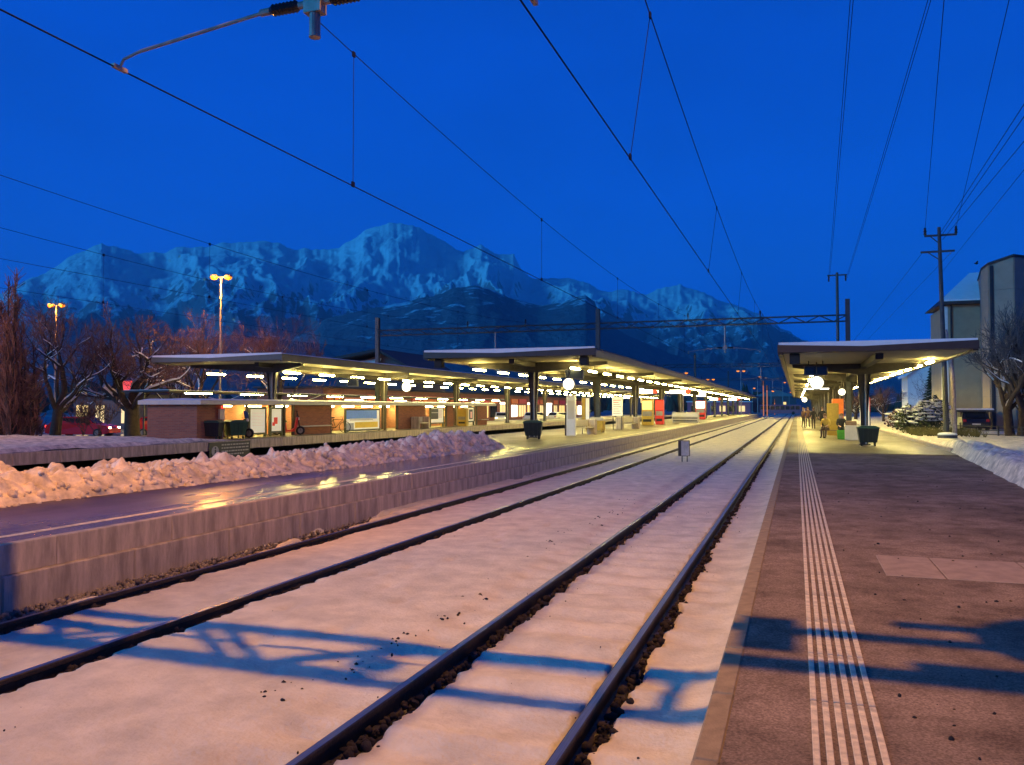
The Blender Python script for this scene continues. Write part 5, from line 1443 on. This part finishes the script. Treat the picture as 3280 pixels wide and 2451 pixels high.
m = MB(); m.box(-0.72, 0.72, -0.04, 0.04, 12.14, 12.24); m.build('crossarm', M['mast_steel'], t)
for x in (-0.62, 0.62):
    m = MB(); m.lathe([(0.03, 12.14), (0.07, 12.06), (0.04, 11.98), (0.07, 11.9), (0.04, 11.82), (0.06, 11.76), (0.02, 11.7)], (x, 0, 0), 'z', 10); m.build('insulator', M['porcelain'], t)
for nm, x0, xe in (('left', 2.52, 1.42), ('right', 3.76, 3.22)):
    for s, w2 in ((-0.035, 'first'), (0.035, 'second')):
        a = (x0 + s, 69.8, 12.05); b = (xe + s, 22.8, 12.4)
        cable('%s wire of the %s twin line falling from the sky to the slim mast' % (w2, nm), [(a, ext(a, b, 1.45))], 0.009, sagm=0.25)
t = thing('concrete_planter', (7.4, 48.0, 0.38), 'dark round planter with snow cap at the foot of the utility pole', 'planter')
m = MB(); m.lathe([(0.40, 0.0), (0.47, 0.05), (0.47, 0.27), (0.40, 0.30)], (0, 0, 0), 'z', 18); m.build('tub', M['mast_steel'], t)
m = MB(); m.lathe([(0.46, 0.301), (0.47, 0.34), (0.40, 0.40), (0.15, 0.43), (0.02, 0.435)], (0, 0, 0), 'z', 18); m.build('snow_cap', M['roof_snow'], t)
t = thing('bird', (16.7, 90.3, 16.1), 'small dark bird flying left of the tower building roof', 'bird')
m = MB(); m.blob((0, 0, 0), (0.16, 0.09, 0.08), 2, 0); m.blob((-0.17, 0, 0.04), (0.06, 0.05, 0.05), 1, 0); m.add([(-0.22, 0, 0.05), (-0.28, 0.0, 0.03), (-0.22, 0.02, 0.03)], [(0, 1, 2)]); m.build('body', M['rubber'], t, True)
for s in (-1, 1):
    m = MB(); m.add([(-0.08, s * 0.05, 0.03), (0.08, s * 0.05, 0.03), (0.10, s * 0.28, 0.16), (0.02, s * 0.42, 0.20), (-0.05, s * 0.25, 0.15), (-0.08, s * 0.05, 0.01), (0.08, s * 0.05, 0.01), (0.10, s * 0.28, 0.145), (0.02, s * 0.42, 0.19), (-0.05, s * 0.25, 0.135)],
                     [(0, 1, 2, 3, 4), (9, 8, 7, 6, 5)]); m.build('wing', M['rubber'], t)

# ------------------------------------------------------------------ cars
def car(loc, rz, label, paint, length=4.3, lit=False, group=None):
    t = thing('car', loc, label, 'car', group, rz)
    L = length / 2
    prof = [(-L, 0.30), (-L - 0.02, 0.62), (-L + 0.08, 0.86), (-L + 0.25, 0.92), (-L + 0.55, 1.36), (-L + 0.95, 1.43), (0.15, 1.43), (0.55, 1.36), (1.05, 0.95), (L - 0.25, 0.80), (L, 0.62), (L, 0.30), (L - 0.4, 0.22), (-L + 0.4, 0.22)]
    m = MB()
    def shell(w):
        return [(x, (w if z < 0.95 else w * (0.88 - 0.06 * (z - 0.95) / 0.48)), z) for x, z in prof]
    a, b = shell(0.86), shell(0.86); k = len(prof)
    m.add(a + [(x, -y, z) for x, y, z in b], [tuple(range(k)), tuple(range(2 * k - 1, k - 1, -1))] + [(i, (i + 1) % k, k + (i + 1) % k, k + i) for i in range(k)])
    m.build('body', paint, t)
    for s in (-1, 1):
        y = s * 0.775
        for x0, x1 in ((-L + 0.62, -0.22), (-0.14, 0.62)):
            m = MB(); m.prism([(x0, 0.98), (x1 + (0.28 if x1 > 0.3 else 0), 0.98), (x1, 1.33), (x0 + (0.12 if x0 < -1 else 0), 1.33)], y - s * 0.035, y + s * 0.015); m.build('side_window', M['glass_dark'], t)
        for x in (-L + 0.78, L - 0.80):
            m = MB(); m.lathe([(0.28, -0.10), (0.31, -0.06), (0.31, 0.06), (0.28, 0.10)], (x, s * 0.80, 0.31), 'y', 16); w = m.build('wheel', M['rubber'], t)
            m = MB(); m.lathe([(0.19, -0.008), (0.17, 0.012)] if s > 0 else [(0.17, -0.012), (0.19, 0.008)], (x, s * 0.905, 0.31), 'y', 12); m.build('rim', M['grey_metal'], w)
        m = MB(); m.box(L - 0.06, L + 0.015, s * 0.66 - 0.13, s * 0.66 + 0.13, 0.60, 0.72); m.build('headlight', M['head_glow'] if lit else M['white_paint'], t)
        m = MB(); m.box(-L - 0.035, -L + 0.06, s * 0.70 - 0.1, s * 0.70 + 0.1, 0.66, 0.84); m.build('tail_light', M['tail_glow'] if lit else M['red'], t)
    m = MB(); m.add([(-L + 0.27, -0.62, 0.96), (-L + 0.27, 0.62, 0.96), (-L + 0.52, 0.60, 1.31), (-L + 0.52, -0.60, 1.31), (-L + 0.23, -0.62, 0.96), (-L + 0.23, 0.62, 0.96), (-L + 0.48, 0.60, 1.31), (-L + 0.48, -0.60, 1.31)],
                    [(0, 3, 2, 1), (4, 5, 6, 7), (0, 1, 5, 4), (1, 2, 6, 5), (2, 3, 7, 6), (3, 0, 4, 7)]); m.build('rear_window', M['glass_dark'], t)
    m = MB(); m.add([(1.04, -0.64, 0.98), (1.04, 0.64, 0.98), (0.58, 0.60, 1.34), (0.58, -0.60, 1.34), (1.08, -0.64, 0.98), (1.08, 0.64, 0.98), (0.62, 0.60, 1.34), (0.62, -0.60, 1.34)],
                    [(0, 1, 2, 3), (7, 6, 5, 4), (0, 4, 5, 1), (1, 5, 6, 2), (2, 6, 7, 3), (3, 7, 4, 0)]); m.build('windscreen', M['glass_dark'], t)
    m = MB(); m.box(-L - 0.03, -L + 0.02, -0.26, 0.26, 0.45, 0.56); m.build('number_plate', M['white_paint'], t)
    return t
R_ = rad(18.98)
car((-47.2, 45.0, 0.04), R_, 'red car with lit lamps passing behind the bare trees', M['car_red'], 4.4, True, 'red cars behind the brick shelter')
car((-41.6, 47.0, 0.04), R_, 'second red car half hidden by the brick shelter wall', M['car_red'], 4.4, True, 'red cars behind the brick shelter')
car((-35.6, 114.0, 0.04), rad(75), 'white car parked beyond the shelter, the left of a pair', M['car_white'], 4.2, False, 'white cars parked beyond the shelter')
car((-33.0, 117.5, 0.04), rad(70), 'white car parked beyond the shelter, the right of a pair', M['car_white'], 4.2, False, 'white cars parked beyond the shelter')
car((-38.4, 107.0, 0.04), rad(-70), 'white car with bright headlights facing the shelter', M['car_white'], 4.2, True, 'white cars parked beyond the shelter')
car((11.7, 66.2, 0.45), rad(90), 'dark car standing inside the snow covered carport', M['car_dark'], 4.0)

# ------------------------------------------------------------------ street side on the left
t = thing('bus_shelter', (-37.2, 40.0, 0.03), 'long lit bus shelter roof behind the brick shelter', 'shelter')
m = MB(); m.box(-1.8, 1.8, 0, 62, 3.02, 3.12); m.build('roof', M['roof_dark'], t)
m = MB(); m.bbox(-1.7, 1.7, 0.05, 61.9, 3.122, 3.15, 0.02); m.build('roof_snow', M['roof_snow'], t)
TL = MB(); TL.prism([(-0.07, -0.05), (0.07, -0.05), (0.07, 0.0), (-0.07, 0.0)], -1.2, 1.2); TLm = TL.mesh('light_tube', M['tube'])
for k in range(11):
    link('light_tube', TLm, t, (0.6, 4.0 + 5.6 * k, 3.0))
    m = MB(); m.tube([(-1.2, 1.2 + 5.6 * k, 0), (-1.2, 1.2 + 5.6 * k, 3.02)], 0.06, 6); m.build('post', M['mast_steel'], t)
t = thing('station_shops', (-46.0, 74.0, 0.03), 'long low shop building with red panels and lit windows behind the shelters', 'building')
m = MB(); m.box(-8, 0, 0, 110, 0, 4.1); m.build('wall', M['brick_wall'], t)
m = MB(); m.box(-8.3, 0.4, -0.3, 110.3, 4.102, 4.3); m.build('roof', M['roof_dark'], t)
rr = random.Random(4)
y = 1.0; k = 0
while y < 106:
    w = rr.choice((2.2, 3.0, 3.8))
    mt = (M['shop_glow'], M['warm_glow'], M['glass_dark'], M['shop_glow'], M['sign_glow'])[k % 5]
    m = MB(); m.box(0.002, 0.05, y, y + w, 0.5, 2.5); wd = m.build('window', mt, t)
    for j in range(1, 3):
        q = MB(); q.box(0.052, 0.09, y + w * j / 3 - 0.04, y + w * j / 3 + 0.04, 0.5, 2.5); q.build('mullion', M['dark_metal'], wd)
    if k % 3 != 1:
        m = MB(); m.box(0.002, 0.16, y - 0.2, y + w + 0.2, 2.75, 3.55); m.build('red_panel', M['red'] if k % 2 else M['orange'], t)
    else:
        m = MB(); m.box(0.002, 0.14, y, y + w, 2.62, 2.95); m.build('lit_fascia', M['sign_glow'], t)
    y += w + rr.uniform(0.8, 2.0); k += 1
M['chalet_wall'] = mat('chalet_wall', (0.10, 0.09, 0.10), 0.8)
t = thing('corner_shop', (-62.3, 62.0, 0.03), 'dim house with lit shop windows behind the bare trees', 'house')
m = MB(); m.box(-4, 4, 0, 7, 0, 3.3); m.build('wall', M['chalet_wall'], t)
m = MB(); m.prism([(-4.4, 3.302), (4.4, 3.302), (4.0, 3.6), (-4.0, 3.6)], -0.4, 7.4); m.build('roof', M['roof_dark'], t)
for x0, x1, mt in ((-3.6, -2.2, 'warm_glow'), (-1.2, -0.2, 'shop_glow'), (1.9, 3.0, 'shop_glow')):
    m = MB(); m.box(x0, x1, -0.06, -0.002, 0.6, 2.3); wd = m.build('window', M[mt], t)
    q = MB(); q.box((x0 + x1) / 2 - 0.05, (x0 + x1) / 2 + 0.05, -0.09, -0.061, 0.6, 2.3); q.build('mullion', M['dark_metal'], wd)
m = MB(); m.box(1.9, 3.2, -0.2, 0.0, 3.62, 4.6); m.build('red_sign', M['sign_red_glow'], t)
t = thing('snowy_chalet', (-54.0, 99.0, 0.03), 'large house with black roof edges and snow behind the far left canopy', 'house')
m = MB(); m.box(-5.5, 5.5, 0, 12, 0, 7.2); m.prism([(-5.5, 7.2), (5.5, 7.2), (1.8, 9.3)], 0, 12); m.build('wall', M['chalet_wall'], t)
for a, b in (((-8.0, 8.3), (1.9, 9.85)), ((1.9, 9.85), (7.5, 6.9))):
    m = MB(); m.add([(a[0], -2.2, a[1] - 0.35), (b[0], -2.2, b[1] - 0.35), (b[0], -2.2, b[1]), (a[0], -2.2, a[1]), (a[0], 12.5, a[1] - 0.35), (b[0], 12.5, b[1] - 0.35), (b[0], 12.5, b[1]), (a[0], 12.5, a[1])],
                    [(0, 1, 2, 3), (7, 6, 5, 4), (0, 4, 5, 1), (1, 5, 6, 2), (2, 6, 7, 3), (3, 7, 4, 0)]); rf = m.build('roof', M['roof_dark'], t)
m = MB(); m.add([(-5.0, -2.6, 6.6), (1.4, -2.6, 6.6), (1.5, -0.1, 8.7), (-3.5, -0.1, 8.2), (-5.0, -2.6, 6.45), (1.4, -2.6, 6.45), (1.5, -0.1, 8.55), (-3.5, -0.1, 8.05)], [(0, 1, 2, 3), (7, 6, 5, 4), (0, 4, 5, 1), (1, 5, 6, 2), (2, 6, 7, 3), (3, 7, 4, 0)])
m.build('porch_snow', M['roof_snow'], t)

# ------------------------------------------------------------------ street lamps
def street_lamp(x, y, z0, h, label, heads=2, glow_=None, power=0, s=1.0, light_col=(1.0, 0.42, 0.07)):
    t = thing('street_lamp', (x, y, z0), label, 'street lamp', 'lit orange street lamps')
    m = MB(); m.tube([(0, 0, 0), (0, 0, h)], [0.09 * s, 0.06 * s], 8); m.build('pole', M['galv'], t)
    for k in range(heads):
        sd = (-1, 1)[k % 2] if heads > 1 else 1
        m = MB(); m.tube([(0, 0, h - 0.05), (sd * 0.35 * s, sd * 0.12 * s, h + 0.05)], 0.035 * s, 6); m.build('arm', M['galv'], t)
        m = MB(); m.lathe([(0.12 * s, -0.02), (0.26 * s, 0.0), (0.24 * s, 0.10 * s), (0.08 * s, 0.18 * s)], (sd * 0.42 * s, sd * 0.15 * s, h), 'z', 14); hd = m.build('lamp_head', M['grey_metal'], t)
        m = MB(); m.lathe([(0.06 * s, -0.20 * s), (0.20 * s, -0.12 * s), (0.24 * s, -0.022)], (sd * 0.42 * s, sd * 0.15 * s, h), 'z', 14); m.build('lamp_glass', glow_ or M['sodium_glow'], hd)
    if power:
        d = bpy.data.lights.new('sodium_bulb', 'POINT'); d.energy = power; d.color = light_col; d.shadow_soft_size = 0.3
        o = bpy.data.objects.new('sodium_bulb', d); C.objects.link(o); o.parent = t; o.location = (0.25, -0.9, h - 0.75)
    return t
street_lamp(-39.57, 49.84, 0.03, 11.6, 'tallest lamp post with two glowing orange heads left of the canopies', 2, power=2600, s=1.15)
street_lamp(-63.6, 57.4, 0.03, 11.4, 'shorter looking orange lamp glowing behind the left snowy tree', 2, power=2200, s=1.15)
street_lamp(-41.0, 22.0, 0.03, 9.5, 'added unseen lamp beyond the left edge, lighting the reddish trees from the front', 1, power=3800)  # out of view, added to light the narrow trees from the front
FAR = [(-22.0, 172.2, 9.3, 1, 'single distant orange lamp above the middle of the central canopy'), (-19.6, 204.8, 9.0, 2, 'distant twin lamp just above the canopy roof line, left of the tall twin lamp'),
       (-12.0, 196.8, 10.6, 2, 'tallest of the distant twin lamps near where the canopy ends'), (-9.7, 229.3, 10.4, 1, 'distant single lamp right of the tallest distant twin lamp'),
       (-13.1, 270.4, 8.3, 1, 'round distant lamp glowing low behind the canopy tip'), (-8.8, 314.2, 8.2, 1, 'tiny distant lamp right of the orange lit poles'),
       (-4.0, 273.6, 10.1, 1, 'distant lamp left of the right-hand canopy, the highest of three'), (-8.9, 330.0, 8.4, 1, 'distant lamp left of the right-hand canopy, the left of three'),
       (-2.7, 348.0, 8.3, 1, 'distant lamp left of the right-hand canopy, the right of three')]
for x, y, h, hd, lb in FAR:
    street_lamp(x, y, 0.0, h, lb, hd, s=1.5)
t = thing('signal_post', (-7.9, 219.4, 0.0), 'tall orange lit post at the far end of the tracks', 'post', 'orange posts at the far track end')
M['orange_lit'] = mat('orange_lit_glow', (0.9, 0.25, 0.06), 0.5, var=0.1, emit=(1.0, 0.25, 0.05), estr=0.5)  # glow stands in for orange lamp light falling on the posts
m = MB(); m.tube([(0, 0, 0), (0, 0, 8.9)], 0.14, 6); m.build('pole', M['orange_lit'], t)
m = MB(); m.box(-0.3, 0.3, -0.12, 0.12, 7.7, 8.9); m.build('signal_head', M['dark_metal'], t)
dup(t, (-7.2, 225.0, -1.0), 'shorter orange lit post right of the tall one')
dup(t, (-6.2, 262.0, -3.4), 'small reddish post far right of the orange pair', None, (1, 1, 0.9))

t = thing('traffic_light', (-62.8, 52.0, 0.03), 'green traffic light glowing at the left edge behind the trees', 'traffic light')
m = MB(); m.tube([(0, 0, 0), (0, 0, 2.6)], 0.06, 6); m.build('pole', M['mast_steel'], t)
m = MB(); m.bbox(-0.16, 0.16, -0.14, 0.14, 1.7, 2.7, 0.03); m.build('housing', M['rubber'], t)
for z, mt in ((2.52, 'glass_dark'), (2.2, 'glass_dark'), (1.88, 'green_glow')):
    m = MB(); m.lathe([(0.14, -0.165), (0.14, -0.142)], (0, 0, z), 'y', 14); m.build('lens', M[mt], t)

# far end of the line: crossing bus, low station annex, dark trees
t = thing('crossing_bus', (-4.5, 262.0, 0.0), 'pinkish bus crossing the tracks at their far end', 'bus')
M['bus_pink'] = mat('bus_paint', (0.55, 0.14, 0.18), 0.35, var=0.1)
m = MB(); m.bbox(-6, 6, -1.25, 1.25, 0.35, 3.0, 0.15); m.build('body', M['bus_pink'], t)
for k in range(8):
    m = MB(); m.box(-5.7 + 1.42 * k, -4.5 + 1.42 * k, -1.27, -1.252, 1.5, 2.6); m.build('window', M['glass_dark'], t)
for x in (-4, 3.6):
    m = MB(); m.lathe([(0.45, -1.3), (0.48, -1.26), (0.48, -1.0)], (x, 0, 0.48), 'y', 14); m.build('wheel', M['rubber'], t)
t = thing('station_annex', (-22.0, 236.0, 0.0), 'low pinkish building with a pale roof at the end of the middle platform', 'building')
m = MB(); m.box(-7, 10, 0, 8, 0, 3.6); m.build('wall', M['bus_pink'], t)
m = MB(); m.box(-7.3, 10.3, -0.3, 8.3, 3.602, 3.9); m.build('roof', M['roof_snow'], t)
for k in range(6):
    m = MB(); m.box(-6 + 2.6 * k, -4.4 + 2.6 * k, -0.06, -0.002, 1.0, 2.6); m.build('window', M['shop_glow'] if k % 2 else M['glass_dark'], t)
tl_ = MB(); rr = random.Random(77)
for k in range(520):
    a = rad(rr.uniform(-62, 16)); d_ = rr.uniform(330, 620)
    x, y = d_ * math.sin(a), d_ * math.cos(a)
    if abs(a) < rad(1.2): continue
    h = rr.uniform(5, 13) * (1.0 if a < 0.05 else 0.8)
    if rr.random() < 0.5:
        tl_.lathe([(h * 0.24, h * 0.06), (h * 0.15, h * 0.45), (0.1, h)], (x, y, 0), 'z', 7)
    else:
        tl_.blob((x, y, h * 0.5), (h * 0.38, h * 0.38, h * 0.5), 2, 0.22)
tl_.build('treeline', M['conifer'], kind='stuff')
G3 = 'dim houses of the town at the foot of the hills'
for i, (x, y, w, d_, h, lb) in enumerate([(-30, 300, 14, 10, 7, 'dim distant house beyond the end of the middle platform'), (-48, 255, 12, 10, 8, 'dim distant house behind the far left canopy end'), (10, 300, 14, 10, 6, 'dim distant house seen just left of the right-hand canopy'),
                                            (-88, 210, 14, 12, 8, 'dim distant house hidden low behind the far left canopy'), (-9, 380, 18, 10, 7, 'dim distant house straight beyond the track end')]):
    t = thing('town_house', (x, y, 0), lb, 'house', G3)
    m = MB(); m.box(-w / 2, w / 2, 0, d_, 0, h); m.build('wall', M['chalet_wall'], t)
    m = MB(); m.prism([(-w / 2 - 0.5, h + 0.002), (w / 2 + 0.5, h + 0.002), (0, h + 3)], -0.5, d_ + 0.5); m.build('roof', M['field'], t)
    for q in range(3):
        m = MB(); m.box(-w * 0.3 + q * w * 0.25, -w * 0.3 + q * w * 0.25 + 1.2, -0.05, -0.002, h * 0.45, h * 0.45 + 1.4); m.build('window', M['warm_glow'] if (q + i) % 3 == 0 else M['glass_dark'], t)
